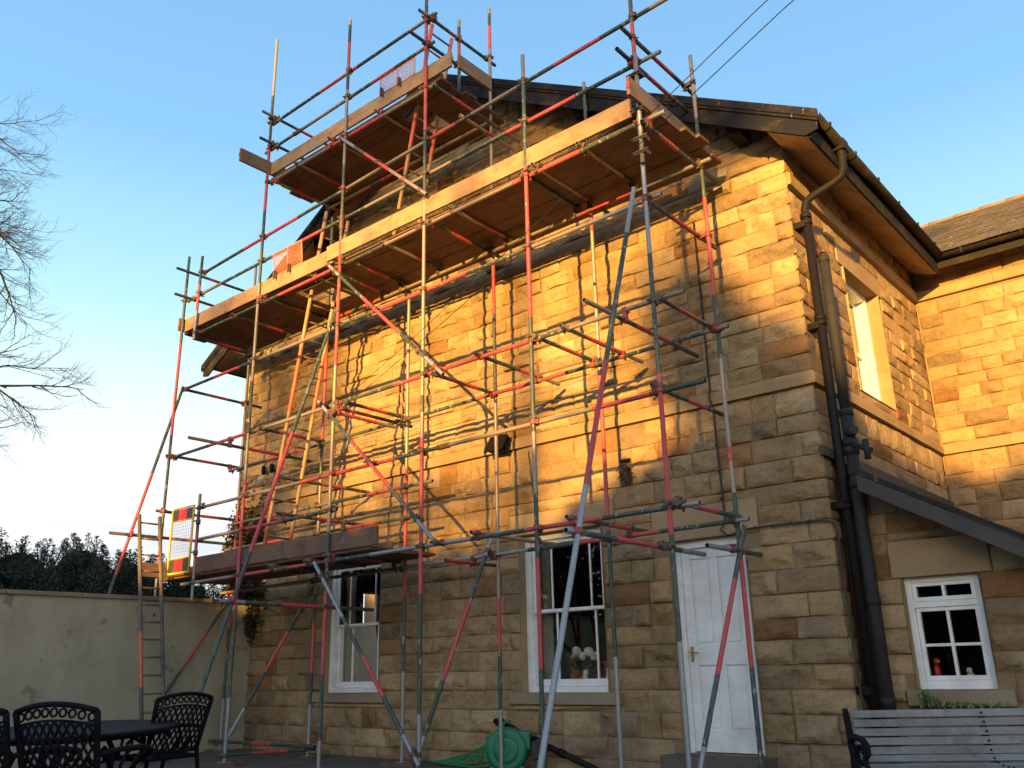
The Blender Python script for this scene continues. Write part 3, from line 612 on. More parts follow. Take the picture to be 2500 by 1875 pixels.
q=MB()
for k in range(8):
    a=2*math.pi*k/8; p=[(c[0]+math.cos(a)*.05*math.cos(t),c[1]+math.sin(a)*.05*math.cos(t),5.13+.065*math.sin(t)) for t in np.linspace(0,1.5,5)]; q.rings(p,[.004]*5,4)
q.build('vent_cage',M['black'],HOUSE)
def cablerun(name,pts,r,clips=()):
    q=MB(); q.rings(pts,[r]*len(pts),7)
    for p in clips: q.ball(p,r*1.7,0,6,4)
    return q.build(name,M['cable'],HOUSE)
cablerun('wall_cable',[(-1.02,-.05,2.21),(-.9,-.05,2.235),(-.5,-.05,2.235),(-.06,-.05,2.225),(.035,-.045,2.20),(.06,-.03,2.10),(.062,-.03,1.4),(.075,-.03,.4),(.08,-.03,-.2)],.011,[(x,-.05,2.238) for x in (-.8,-.6,-.4,-.2)])
cablerun('wall_cable',[(-1.17,-.05,6.0),(-1.165,-.05,3.86),(-1.16,-.1,3.75),(-1.15,-.05,3.6),(-1.14,-.04,2.45),(-1.13,-.05,2.34),(-1.2,-.05,2.26),(-1.12,-.05,2.19),(-1.0,-.05,2.21)],.012,[(-1.15,-.05,z) for z in (3.2,2.9,2.6)])
cablerun('wall_cable',[(-3.86,-.05,3.60),(-3.80,-.045,3.0),(-3.72,-.045,2.82)],.006)
TUBE_DATA="""
S -10.03,-1.75,7.886 -10.03,-1.75,-0.2|G0 R0.2 G0.4 R0.63 T0.66 G0.76 R0.77 G0.85 S0.91
S -7.79,-1.75,11.267 -7.79,-1.75,-0.2|T0 G0.1 R0.18 G0.29 T0.4 G0.54 T0.61 R0.67 G0.83 S0.93
S -5.81,-1.75,10.553 -5.81,-1.75,-0.2|T0 G0.01 R0.04 G0.09 T0.12 G0.24 R0.35 T0.53 G0.74 R0.81 G0.9 S0.97
S -4.11,-1.75,10.45 -4.11,-1.75,-0.2|G0 R0.07 G0.25 T0.35 G0.6 T0.62 R0.65 G0.82 S0.94
S -2.4,-1.75,8.081 -2.4,-1.75,-0.2|T0 G0.05 R0.19 G0.42 T0.58 G0.66 R0.74 G0.87
S -0.83,-1.75,8.35 -0.83,-1.75,-0.2|G0 R0.08 G0.17 T0.21 S0.25 G0.41 R0.56 G0.74 S0.85
S -9.73,-0.6,8.018 -9.73,-0.6,-0.2|S0 T0.24 S0.39 T0.48 R0.55 G0.78 S0.91
S -7.53,-0.6,8.2 -7.53,-0.6,-0.2|T0 G0.1 R0.27 G0.47 T0.53 G0.74 R0.79 G0.87 S0.92
S -5.61,-0.6,6.18 -5.61,-0.6,-0.2|R0 T0.01 R0.41 G0.68 S0.83
S -3.94,-0.6,10.424 -3.94,-0.6,-0.2|T0 G0.01 R0.03 T0.07 R0.4 G0.47 T0.58 R0.82 G0.88 S0.94
S -2.29,-0.6,8.264 -2.29,-0.6,-0.2|T0 G0.02 R0.15 T0.26 R0.48 G0.7 S0.86
S -0.73,-0.6,7.866 -0.73,-0.6,-0.2|T0 G0.11 R0.24 G0.39 T0.48 R0.6 T0.62 G0.66 R0.74 G0.87
S -4.03,-1.17,9.897 -4.03,-1.17,8.45|T0 G0.09 R0.29 G0.59
S -9.546,-1.77,7.732 -9.578,-1.77,6.209|G0 R0.35 S0.66
S -9.063,-1.7,3.544 -9.035,-1.7,1.943|T0 G0.18 R0.34 T0.62
G -7.787,-1.7,9.607 -3.962,-1.7,9.645|T0 G0.07 R0.32 G0.56 T0.86
G -7.968,-1.7,9.113 -4,-1.7,9.184|T0 G0.1 R0.17 T0.24 G0.53 R0.67 G0.8 T0.91
G -9.529,-1.7,7.449 0.052,-1.7,7.804|G0 R0.12 G0.27 T0.37 R0.56 G0.62 T0.65 G0.73 R0.79 G0.86 T0.93
G -9.995,-1.7,7.058 -0.538,-1.7,7.167|T0 G0.11 R0.26 G0.39 T0.49 G0.67 R0.77 G0.88 S0.97
L -7.726,-1.7,8.477 -3.94,-1.7,8.469|T0 R0.37 T0.45 R0.52 T0.69
L -7.64,-0.65,8.369 -3.863,-0.65,8.389|T0 G0.3 R0.37 T0.51
L -9.696,-1.7,6.334 -0.543,-1.7,6.417|G0 R0.26 G0.42 T0.52 R0.77 G0.88 S0.97
L -9.958,-0.65,6.246 -0.577,-0.65,6.354|G0 T0.07 R0.3 G0.33 R0.36 T0.4 G0.7 T0.72 R0.8 S0.89
L -9.798,-1.7,5.41 -0.665,-1.7,5.481|G0 R0.09 G0.17 T0.23 G0.44 R0.51 G0.7 T0.81 S0.9
L -9.959,-1.7,4.279 -0.506,-1.7,4.346|G0 R0.11 T0.22 G0.44 R0.56 G0.8 T0.85
L -9.959,-0.65,4.213 -0.579,-0.65,4.305|T0 G0.04 R0.11 G0.15 R0.18 G0.22 R0.61 G0.77 T0.97
L -8.937,-1.7,3.326 -0.372,-1.7,3.393|T0 R0.28 G0.5 T0.59 R0.85 G0.93
L -9.898,-0.65,3.267 -5.042,-0.65,3.295|T0 R0.2 T0.28 G0.56 R0.73 G0.88 T0.92
G -9.923,-0.65,2.853 -5.249,-0.65,2.862|T0 R0.25 T0.32 G0.54 R0.68 G0.82
G -8.967,-1.7,2.837 -5.725,-1.7,2.874|T0 R0.37 G0.64 T0.96
L -9.368,-1.7,2.196 -0.54,-1.7,2.265|T0 R0.15 G0.36 S0.49 G0.68 R0.77 G0.88 S0.97
L -10.018,-0.65,2.156 -0.576,-0.65,2.237|T0 G0.32 S0.47 G0.7 R0.78 G0.89 S0.98
B -5.804,-1.83,8.375 -3.988,-1.83,6.723|S0 G0.17 R0.31 T0.61
B -5.984,-1.83,6.382 -3.682,-1.83,4.199|S0 G0.12 R0.34 G0.67 S0.87
B -6.039,-1.83,4.362 -3.773,-1.83,2.217|S0 G0.1 R0.32 G0.64 S0.86
B -5.971,-1.83,2.213 -4.02,-1.83,-0.088|S0 G0.31 R0.51 G0.7 S0.87
G -4.019,-1.98,9.555 -4.019,-0.391,9.555|T0 G0.09 R0.36 G0.47
G -4.09,-2.05,9.169 -4.09,-0.495,9.169|G0
G -7.702,-1.98,9.664 -7.702,-0.461,9.664|T0 G0.19 R0.43 G0.66
G -7.691,-2,9.148 -7.691,-0.934,9.148|G0
G -9.851,-2.05,7.51 -9.851,-0.526,7.51|G0 R0.39 G0.6
G -9.829,-2.05,7.026 -9.829,-0.928,7.026|G0 R0.51 G0.73
G -0.839,-1.98,7.478 -0.839,-0.338,7.478|G0 R0.41 G0.64
G -0.886,-2.02,7.199 -0.886,-0.378,7.199|G0 R0.36 G0.7
T -5.091,-1.8,8.532 -5.091,-0.43,8.532|T0 R0.6 G0.75
T -6.163,-1.8,8.563 -6.163,-0.268,8.563|T0 R0.45 G0.73
T -7.018,-1.8,8.505 -7.018,-0.642,8.505|T0 R0.41 T0.83
T -7.597,-1.76,8.423 -7.597,-0.388,8.423|T0 R0.26 T0.56 R0.9
T -3.804,-1.9,8.257 -3.804,-0.136,8.257|G0 R0.19 G0.42 R0.75 T0.88
T -3.845,-1.35,8.099 -3.845,-0.219,8.099|Y0 T0.04 R0.45 T0.65
T -8.483,-1.8,6.338 -8.483,-0.646,6.338|G0 R0.6 G0.87
T -7.703,-1.76,6.429 -7.703,-0.469,6.429|G0 R0.51 G0.74
T -6.469,-1.8,6.386 -6.469,-0.731,6.386|G0 T0.6
T -5.736,-1.52,6.421 -5.736,-0.427,6.421|G0 R0.18 G0.58
T -6.144,-1.45,6.391 -6.144,-0.46,6.391|G0 R0.34 G0.76
T -4.928,-1.8,6.396 -4.928,-0.527,6.396|T0 R0.52 G0.65
T -4.036,-1.76,6.378 -4.036,-0.242,6.378|G0 R0.27 G0.54
T -3.641,-1.8,6.431 -3.641,-0.533,6.431|T0 R0.53 T0.78
T -2.27,-1.8,6.463 -2.27,-0.213,6.463|T0 R0.6 G0.8
T -2.471,-1.8,6.436 -2.471,-0.553,6.436|G0
T -1.618,-1.8,6.455 -1.618,-0.489,6.455|T0 G0.7 T0.9
T -0.747,-1.85,6.316 -0.747,-0.118,6.316|G0 R0.21 G0.42
T -9.633,-1.72,6.287 -9.633,-0.594,6.287|G0 R0.36 G0.8
T -9.823,-1.76,5.402 -9.823,-0.22,5.402|G0 R0.28 G0.56
T -0.829,-1.76,5.463 -0.829,-0.234,5.463|G0 R0.36 G0.69
T -9.998,-1.76,4.297 -9.998,-0.371,4.297|G0 R0.35 G0.64
T -8.348,-2.38,4.186 -8.348,-0.197,4.186|T0 G0.24 R0.43 G0.72
T -7.512,-1.76,4.288 -7.512,-0.545,4.288|G0 R0.28 G0.67
T -5.62,-1.74,4.292 -5.62,-0.539,4.292|G0 R0.28 G0.63
T -5.74,-1.78,4.232 -5.74,-0.388,4.232|G0 R0.15 G0.46
T -5.714,-1.82,4.151 -5.714,-0.73,4.151|G0 R0.07 T0.69
T -3.94,-1.76,4.286 -3.94,-0.592,4.286|G0 R0.2 G0.7
T -3.185,-1.8,4.336 -3.185,-0.214,4.336|G0 R0.49 T0.71
T -2.35,-1.76,4.347 -2.35,-0.477,4.347|G0 R0.35 G0.67
T -1.924,-1.84,4.33 -1.924,-0.229,4.33|T0 R0.25 T0.74
T -1.2,-2.42,4.228 -1.2,-0.205,4.228|T0 G0.26 R0.41 G0.72
T -0.759,-1.76,4.328 -0.759,-0.619,4.328|G0 R0.31 G0.7
T -6.961,-1.78,3.48 -6.961,-0.111,3.48|G0 R0.45 G0.71 R0.95
T -0.887,-1.8,3.438 -0.887,-0.255,3.438|G0 R0.43 G0.7
T -6.879,-1.8,2.954 -6.879,-0.252,2.954|G0 R0.42 G0.66 R0.93
T -3.276,-1.8,2.294 -3.276,-0.209,2.294|R0 T0.15
T -1.974,-1.8,2.303 -1.974,-0.303,2.303|T0 R0.06 G0.15 R0.52 G0.77
T -0.736,-1.74,2.287 -0.736,-0.503,2.287|S0 R0.24 G0.6
T -5.772,-1.76,2.287 -5.772,-0.519,2.287|G0 R0.37 G0.71
T -4.306,-1.15,2.137 -4.306,-0.171,2.137|R0 G0.6
T -0.716,-1.3,1.935 -0.716,-0.16,1.935|S0 R0.38 G0.55
T -6.23,-1.8,2.265 -6.23,-0.765,2.265|T0 R0.1 G0.25
T -7.02,-1.8,2.264 -7.02,-0.959,2.264|T0 G0.2
G -10.08,-1.851,3.395 -10.08,-0.349,3.402|T0 G0.05 R0.45 G0.75
I -10.08,-2.559,2.974 -10.08,-0.313,2.984|T0 G0.1 R0.37 G0.64
I -10.08,-2.838,1.786 -10.08,-0.952,1.773|Y0 T0.03 G0.23 R0.51 G0.66
R -10.12,-1.578,5.547 -10.12,-2.875,0.319|G0 R0.3 G0.61
R -5.86,-1.744,5.67 -5.86,-3.47,0.321|G0 R0.35 G0.64
I -5.9,-3.197,1.674 -5.9,-0.889,1.652|S0 G0.15 R0.37 G0.69
R -0.9,-1.848,5.575 -0.9,-3.698,0.125|S0 G0.11 R0.38 S0.6
I -0.93,-3.221,1.909 -0.93,-0.969,1.896|S0 G0.1 R0.31 G0.6 S0.8
B -3.965,-0.68,2.429 -4.179,-1.68,0.044|S0 G0.1 R0.32 G0.7 S0.94
B -7.474,-0.68,2.081 -7.881,-1.68,0.045|G0 R0.32 G0.58 S0.81
B -0.612,-0.68,2.175 -0.801,-1.68,-0.081|G0 R0.24 G0.62 S0.88
B -9.752,-0.68,1.957 -10.046,-1.68,0.256|G0 R0.25 G0.57 S0.83
L -9.95,-0.66,-0.1 -7.3,-0.66,-0.1|G0 R0.43 G0.62
L -7.9,-1.8,-0.14 -7.5,-0.5,-0.14|G0 R0.35 G0.7
"""
# ------------------------------------------------------------------ scaffold
SCAF=empty('scaffold',(-5.4,-1.2,GZ),'tube and board scaffold with red and green banded poles in front of the gable','scaffolding')
KIND={'S':'standard','L':'ledger','G':'guard_rail','T':'transom','B':'brace','R':'raker','I':'tie_tube'}
TM=['R','G','T','S','Y']; TMATS=[M[k] for k in TM]+[M['hole']]
TUBES=[]; RAD=.0242
for ln in TUBE_DATA.strip().split('\n'):
    h,ps=ln.split('|'); k,a,b=h.split(); a=Vector([float(x) for x in a.split(',')]); b=Vector([float(x) for x in b.split(',')])
    segs=[(p[0],float(p[1:])) for p in ps.split()]
    if k=='S' and b.z<-.15: b.z=GZ+.04
    cuts=[s[1] for s in segs]+[1.0]
    pts=[];ms=[]
    for i,(c,f) in enumerate(segs):
        f1=cuts[i+1]
        if f1-f<.002: continue
        pts.append(a.lerp(b,f)); ms.append(TM.index(c))
    pts.append(b); q=MB()
    q.rings(pts,[RAD]*len(pts),12,ms,caps=False)
    d=(b-a).normalized()
    for e,s_ in ((a,1),(b,-1)):   # hollow ends, the dark inside put in as colour
        if k=='S' and e is b: continue
        x=d.orthogonal().normalized(); y=d.cross(x); n=12; vs=[]
        for r_,dp in ((RAD,0),(RAD-.004,0),(RAD-.004,.05)):
            for i in range(n): t_=2*math.pi*i/n; vs.append(e+d*s_*dp+r_*(math.cos(t_)*x+math.sin(t_)*y))
        fs=[(i,(i+1)%n,n+(i+1)%n,n+i) for i in range(n)]; m0=ms[0] if s_==1 else ms[-1]
        q.add(vs[:2*n],fs,m0); q.add(vs[n:],fs+[tuple(range(n,2*n))],5)
    if k=='S' and abs(b.z-(GZ+.04))<1e-6: q.box(b.x-.075,b.x+.075,b.y-.075,b.y+.075,GZ+.034,GZ+.042,3)
    o=q.build(KIND[k],TMATS,SCAF); TUBES.append((k,a,b,o))
# couplers where tubes cross
def seg_close(a,b,c,d):
    u=b-a;v=d-c;w0=a-c;A=u.dot(u);B=u.dot(v);C=v.dot(v);Dd=u.dot(w0);E=v.dot(w0);den=A*C-B*B
    if den<1e-6*A*C: return None
    s=(B*E-C*Dd)/den;t=(A*E-B*Dd)/den
    if not(-.02<s<1.02 and -.02<t<1.02): return None
    s=min(1,max(0,s));t=min(1,max(0,t)); return a+u*s,c+v*t
cps=[]
for i in range(len(TUBES)):
    for j in range(i+1,len(TUBES)):
        r_=seg_close(TUBES[i][1],TUBES[i][2],TUBES[j][1],TUBES[j][2])
        if r_ and (r_[0]-r_[1]).length<.13:
            if abs((TUBES[i][2]-TUBES[i][1]).normalized().dot((TUBES[j][2]-TUBES[j][1]).normalized()))>.97: continue
            cps.append(((r_[0]-cam.matrix_world.translation).length,i,j,*r_))
cps.sort(key=lambda x:x[0]); rr=random.Random(4)
def coupler(q,p1,d1,p2,d2):
    R=.035; mm=1 if rr.random()<.27 else 0
    for p,d in ((p1,d1),(p2,d2)):
        x=d.orthogonal().normalized(); y=d.cross(x)
        q.rings([p-d*.027,p-d*.012,p+d*.012,p+d*.027],[R-.002,R,R,R-.002],10,[mm]*3)
    c=(p1+p2)/2; n=d1.cross(d2).normalized(); q.obox(c,d1*.024,d2*.024,n*max(.012,(p1-p2).length/2-.02),mm)
    for p,d,o in ((p1,d1,d2),(p2,d2,d1)):    # flap, bolt and nut sticking out
        s_=1 if rr.random()<.5 else -1; t_=(n*rr.uniform(-.4,.4)+o*s_).normalized()
        q.obox(p+t_*.045,t_*.014,d*.022,t_.cross(d)*.010,mm); e=p+t_*.05; w_=(t_.cross(d)).normalized()
        q.tube(e-w_*.035,e+w_*.045,.0065,6,mm); q.rings([e+w_*.018,e+w_*.034],[.013,.013],6,[mm])
ST=MB(); 
for n_,(dist,i,j,p1,p2) in enumerate(cps):
    d1=(TUBES[i][2]-TUBES[i][1]).normalized(); d2=(TUBES[j][2]-TUBES[j][1]).normalized()
    q=MB() if n_<95 else ST; coupler(q,p1,d1,p2,d2)
    if n_<95: q.build('coupler',[M['rust'],M['redclip']],TUBES[j][3])
if ST.v: tag(ST.build('coupler',[M['rust'],M['redclip']],SCAF),kind='stuff')
# sleeve joints along tubes
for ti,f in ((2,.33),(21,.60),(26,.60),(30,.29),(16,.22),(24,.23)):
    k,a,b,o=TUBES[ti]; d=(b-a).normalized(); c=a.lerp(b,f); q=MB(); q.rings([c-d*.10,c-d*.09,c+d*.09,c+d*.10],[.028,.034,.034,.028],10,[0]*3)
    for s_ in (-.06,.06): q.tube(c+d*s_-Vector((0,.05,0)),c+d*s_+Vector((0,.02,.03)),.008,6)
    q.build('sleeve_joint',M['rust'],o)
# the doubled pole with long swivel clamps at the right corner
q=MB(); a=Vector((-.79,-1.80,7.2)); b=Vector((-.80,-1.80,5.85)); q.rings([a,b],[RAD]*2,12,[3],capm=5); q.build('standard',TMATS,SCAF)
for z in (6.95,6.5,6.15,5.98): q=MB(); q.box(-.88,-.74,-1.83,-1.72,z-.02,z+.02); q.tube((-.90,-1.84,z),(-.70,-1.84,z),.008,6); q.build('swivel_clamp',M['rust'],SCAF)
rb=random.Random(21)
def board(x0,x1,y0,y1,z,th=.038,name='scaffold_board',mm='boardx',ends=True):
    q=MB(); sag=rb.uniform(-.006,.006); tw=rb.uniform(-.004,.004); n=8; v=[]
    for i in range(n+1):
        f=i/n; x=x0+(x1-x0)*f; y=0; s_=4*f*(1-f)*sag+tw*(f-.5)
        v+=[(x,y0,z+s_),(x,y1,z+s_+tw),(x,y1,z+s_+tw+th),(x,y0,z+s_+th)]
    fs=[]
    for i in range(n):
        for k in range(4): fs.append((4*i+k,4*i+(k+1)%4,4*i+4+(k+1)%4,4*i+4+k))
    q.add(v,fs+[(0,1,2,3),(4*n,4*n+3,4*n+2,4*n+1)])
    o=q.build(name,[M[mm]],SCAF)
    return o
def deck(x0,x1,z,ys,lens,seed,over=.12,holes=()):
    r=random.Random(seed)
    for j,y in enumerate(ys):
        x=x0-r.uniform(-.04,over); end=x1+r.uniform(-.04,over); 
        while x<end-.05:
            L=r.choice(lens)
            if end-(x+L)<.7: L=end-x
            parts=[(x+.003,x+L-.003)]
            for hx0,hx1,hj in holes:
                if j in hj:
                    np_=[]
                    for a,b in parts:
                        if b<=hx0 or a>=hx1: np_.append((a,b))
                        else:
                            if hx0-a>.1: np_.append((a,hx0))
                            if b-hx1>.1: np_.append((hx1,b))
                    parts=np_
            for a,b in parts: board(a,b,y,y+.221,z+r.uniform(-.002,.002))
            x+=L
YS=[-1.66,-1.432,-1.204,-.976,-.748,-.52]
deck(-10.15,-.62,6.462,YS,(3.9,3.0,2.4),31,.10,[(-7.35,-6.72,(1,2,3))])
deck(-7.85,-3.9,8.556,YS,(3.9,),32,.12,[(-4.95,-4.55,(1,2,3))])
deck(-10.05,-5.15,2.305,YS[:5],(3.9,2.4),33,.10)
board(-7.1,-6.35,-1.45,-1.23,6.425)          # loose short board lying by the ladder hatch
def toe(a,b,z0,z1,name='toe_board',mm='toex',th=.036):
    a=Vector(a);b=Vector(b); q=MB(); q.bar(Vector((a.x,a.y,(z0+z1)/2)),Vector((b.x,b.y,(z0+z1)/2)),th,z1-z0); q.build(name,[M[mm]],SCAF,.004)
ZT=6.498
toe((-10.0,-1.705,0),(-6.03,-1.705,0),ZT-.03,ZT+.205); toe((-6.12,-1.742,0),(-.93,-1.742,0),ZT,ZT+.235)
toe((-7.74,-1.705,0),(-3.66,-1.705,0),8.598,8.828); toe((-9.02,-1.69,0),(-4.93,-1.69,0),2.345,2.575,mm='boardx')
toe((-7.06,-.70,0),(-5.76,-.70,0),2.345,2.56,mm='boardx')
toe((-7.78,-2.28,0),(-7.78,-.55,0),8.628,8.858,mm='boardy'); toe((-10.08,-1.80,0),(-10.08,-.5,0),6.50,6.725,mm='boardy')
toe((-.74,-2.09,0),(-.74,-.30,0),6.51,6.73,mm='boardy'); toe((-10.0,-2.06,0),(-10.0,-.6,0),2.345,2.56,mm='boardy'); toe((-3.62,-1.62,0),(-3.62,-.95,0),8.60,8.82,mm='boardy')
# red painted board ends
q=MB()
for x,y,z in ((-.74,-2.0935,6.62),(-3.66+.001,-1.705,8.72),(-7.78,-2.284,8.75)): q.box(x-.02,x+.02,y-.004,y+.014,z-.03,z+.03)
q.build('board_end_band',M['R'],SCAF)
# sole boards under the feet
for k,a,b,o in TUBES:
    if k=='S' and abs(b.z-(GZ+.04))<1e-5:
        q=MB(); an=rb.uniform(-.2,.2); L=rb.uniform(.2,.32); q.obox((b.x,b.y,GZ+.018),(math.cos(an)*L,math.sin(an)*L,0),(-math.sin(an)*.11,math.cos(an)*.11,0),(0,0,.0165)); q.build('sole_board',[M['boardx']],SCAF)
# ------------------------------------------------------------------ ladders
def ladder(p0,p1,y0,y1,label,mm,n,reds=(),group='wooden pole ladders on the scaffold'):
    t=empty('ladder',(p0[0],(y0+y1)/2,p0[1]),label,'ladder',group)
    a=Vector((p0[0],0,p0[1])); b=Vector((p1[0],0,p1[1])); d=(b-a)
    for yy in (y0,y1):
        q=MB(); pts=[a+Vector((0,yy,0))]; ms=[]
        cs=sorted({0,1,*[c for r_ in reds for c in r_]})
        for f0,f1 in zip(cs,cs[1:]): pts.append(a+d*f1+Vector((0,yy,0))); ms.append(1 if any(r0<=f0 and f1<=r1 for r0,r1 in reds) and not (n==14 and yy==y1) else 0)
        q.rings(pts,[.029]*len(pts),8,ms); q.build('stile',[M[mm],M['ladderred'],],t)
    for i in range(n):
        f=(i+.6)/(n+.1); c=a+d*f; q=MB(); q.rings([c+Vector((0,y0,0)),c+Vector((0,(y0+y1)/2,0)),c+Vector((0,y1,0))],[.013,.0155,.013],8); q.build('rung',M['rung'],t)
    return t
M['laddershade']=wood('shade_toned_ladder_poles',(.085,.07,.06),(.16,.14,.12),2)  # pole wood darkened to grey in place of shade on the low ladder
ladder((-9.02,GZ+.005),(-9.85,3.26),-2.236,-1.905,'grey shade-toned pole ladder from the ground to the low platform by the garden wall','laddershade',14,[(.28,.50)])
ladder((-7.81,2.348),(-6.67,7.67),-1.377,-.954,'long orange lit ladder rising from the low platform through the main platform','ladder',20,[(.04,.10),(.42,.60)])
ladder((-5.18,6.505),(-4.40,9.92),-1.352,-.941,'topmost ladder, from the main platform up past the highest boards','ladder',13,[(.45,.62),(.9,1)])
# ------------------------------------------------------------------ brick guards and gate
def brick_guard(x0,x1,z0,z1,y,label,tilt):
    t=empty('brick_guard',((x0+x1)/2,y,z0),label,'brick guard','brick guards hooked on the toe boards')
    f=MB(); P=lambda x,z:(x+tilt*(z-z0),y+.0,z)
    for a,b in ((P(x0,z0),P(x1,z0)),(P(x0,z1),P(x1,z1)),(P(x0,z0),P(x0,z1)),(P(x1,z0),P(x1,z1)),(P((x0+x1)/2,z0),P((x0+x1)/2,z1))): f.tube(a,b,.008,6)
    f.build('frame',M['mesh'],t)
    q=MB(); n=int((x1-x0)/.034); h=z1-z0
    for i in range(-6,n+6):
        for s_ in (1,-1):
            xa=x0+i*.034; 
            xb=xa+s_*h*.5
            p=[(xa,z0),(xb,z1)]
            def cl(pt,qt):
                (xa_,za_),(xb_,zb_)=pt,qt; ts=[0,1]
                dx=xb_-xa_
                lo=(x0-xa_)/dx; hi=(x1-xa_)/dx; lo,hi=min(lo,hi),max(lo,hi); lo=max(lo,0);hi=min(hi,1)
                return None if hi-lo<.02 else ((xa_+dx*lo,za_+(zb_-za_)*lo),(xa_+dx*hi,za_+(zb_-za_)*hi))
            c=cl(*p)
            if c: q.tube(P(*c[0]),P(*c[1]),.0028,4)
    q.build('wire_mesh',M['mesh'],t)
    h_=MB()
    for fx in (.12,.62): x=x0+(x1-x0)*fx; h_.box(x-.012,x+.012,y-.07,y-.012,z0-.07,z0+.05); h_.tube((x,y-.06,z0-.10),(x,y-.06,z0+.02),.009,6)
    h_.build('hook',M['rust'],t)
brick_guard(-7.45,-6.74,6.70,7.085,-1.725,'orange wire brick guard on the main platform, lit gable edge behind it',-.12)
brick_guard(-5.09,-4.36,8.83,9.10,-1.725,'orange wire brick guard on the top platform against the sky',.0)
t=empty('ladder_gate',(-9.07,-1.78,2.35),'yellow framed mesh gate with red and black panels beside the low ladder','gate')
def rbar(q,pts,r): q.rings(pts,[r]*len(pts),8)
x0,x1,z0,z1,y=-9.68,-9.065,2.36,3.36,-1.78
q=MB(); c=.05; pts=[(x1,y,z0),(x0+c,y,z0),(x0+.015,y,z0+.015),(x0,y,z0+c),(x0,y,z1-c),(x0+.015,y,z1-.015),(x0+c,y,z1),(x1,y,z1),(x1,y,z0)]; rbar(q,pts,.017)
for z in (z0+.22,z1-.20): rbar(q,[(x0,y,z),(x1,y,z)],.012)
q.build('frame',M['yellow'],t)
for za,zb in ((z0+.02,z0+.21),(z1-.19,z1-.02)):
    q=MB(); w_=(x1-x0-.04)/20
    for a,b,m_ in ((0,6,0),(6,14,1),(14,20,0)): q.box(x0+.02+a*w_,x0+.02+b*w_,y-.004,y+.004,za,zb,m_)
    q.build('panel',[simple('dark_panel_plastic',(.035,.045,.035),.5,0,.5,30),simple('red_panel_plastic',(.65,.03,.03),.45,0,.2,20)],t)
q=MB()
for i in range(1,12): x=x0+(x1-x0)*i/12; q.tube((x,y,z0+.22),(x,y,z1-.20),.0022,4)
for i in range(1,12): z=z0+.22+(z1-z0-.42)*i/12; q.tube((x0,y,z),(x1,y,z),.0022,4)
q.build('wire_mesh',M['wire'],t)
for z in (z0+.28,z1-.25): q=MB(); q.rings([(x1,y,z),(-9.05,-1.74,z+.01)],[.012,.012],6); q.rings([(-9.05,-1.70,z-.035),(-9.05,-1.70,z+.035)],[.036,.036],10); q.build('hinge',M['rust'],t)
# ------------------------------------------------------------------ garden wall, outbuilding
GW=empty('garden_wall',(-10,-6,GZ),'cream rendered garden wall with flaking patches and a stone coping, left of the house','wall')
q=MB(); n=40; v=[]; rr=random.Random(5)
for i in range(n+1):
    y=.0-14*i/n
    for z in (GZ-.1,.5,1.2,2.0): v.append((-10.0+rr.uniform(-.006,.006),y,z))
q.add(v,[(4*i+k,4*i+4+k,4*i+5+k,4*i+1+k) for i in range(n) for k in range(3)]); q.box(-10.28,-10.03,-14,0,GZ-.1,2.0); q.build('wall',M['render'],GW)
q=MB(); y=0
while y>-14: L=rr.uniform(.7,1.1); q.box(-10.34,-9.955,y-L+.004,y-.004,1.995+rr.uniform(-.003,.003),2.055+rr.uniform(-.004,.004)); y-=L
q.build('coping',M['sill'],GW,.006)
OB=empty('outbuilding',(-14,9,GZ),'small rendered outbuilding behind the garden wall, seen through the left window','building')
q=MB(); q.box(-16.05,-11.3,7.6,12,GZ,3.4); q.build('wall',M['dressed'],OB); q=MB(); q.add([(-16.2,7.4,3.4),(-11.2,7.4,3.4),(-11.2,9.8,4.7),(-16.2,9.8,4.7)],[(0,1,2,3)]); q.add([(-16.2,9.8,4.7),(-11.2,9.8,4.7),(-11.2,12.2,3.4),(-16.2,12.2,3.4)],[(0,1,2,3)]); q.build('roof',M['grey'],OB)
# ------------------------------------------------------------------ foliage helpers
def leaves(P,size,seed,dirs=None,asp=.45,lo=.2,hi=1.):
    """leaf-sized quads at points P; random facing; a tint value per leaf"""
    r=np.random.default_rng(seed); n=len(P); P=np.asarray(P)
    a=r.normal(size=(n,3)) if dirs is None else dirs+r.normal(size=(n,3))*.45
    a/=np.linalg.norm(a,axis=1)[:,None]; b=np.cross(a,r.normal(size=(n,3))); b/=np.linalg.norm(b,axis=1)[:,None]
    s=size*r.uniform(.6,1.35,n)[:,None]
    V=np.stack([P-a*s*.5,P+b*s*asp*.5,P+a*s*.5,P-b*s*asp*.5],1).reshape(-1,3)
    F=np.arange(4*n).reshape(n,4); return V,F,np.repeat(r.uniform(lo,hi,n),4)
def leafmesh(name,chunks,m,parent=None):
    V=[];F=[];T=[];b=0
    for v,f,t in chunks: V.append(v);F.append(f+b);T.append(t);b+=len(v)
    V=np.concatenate(V);F=np.concatenate(F);T=np.concatenate(T); me=D.meshes.new(name)
    me.vertices.add(len(V)); me.vertices.foreach_set('co',V.astype(np.float32).ravel()); me.loops.add(F.size); me.loops.foreach_set('vertex_index',F.astype(np.int32).ravel())
    me.polygons.add(len(F)); me.polygons.foreach_set('loop_start',np.arange(0,F.size,4,dtype=np.int32)); me.polygons.foreach_set('loop_total',np.full(len(F),4,np.int32)); me.update(calc_edges=True)
    a=me.attributes.new('tint','FLOAT','POINT'); a.data.foreach_set('value',T.astype(np.float32)); me.materials.append(m)
    o=D.objects.new(name,me); COL.objects.link(o); return par(o,parent)
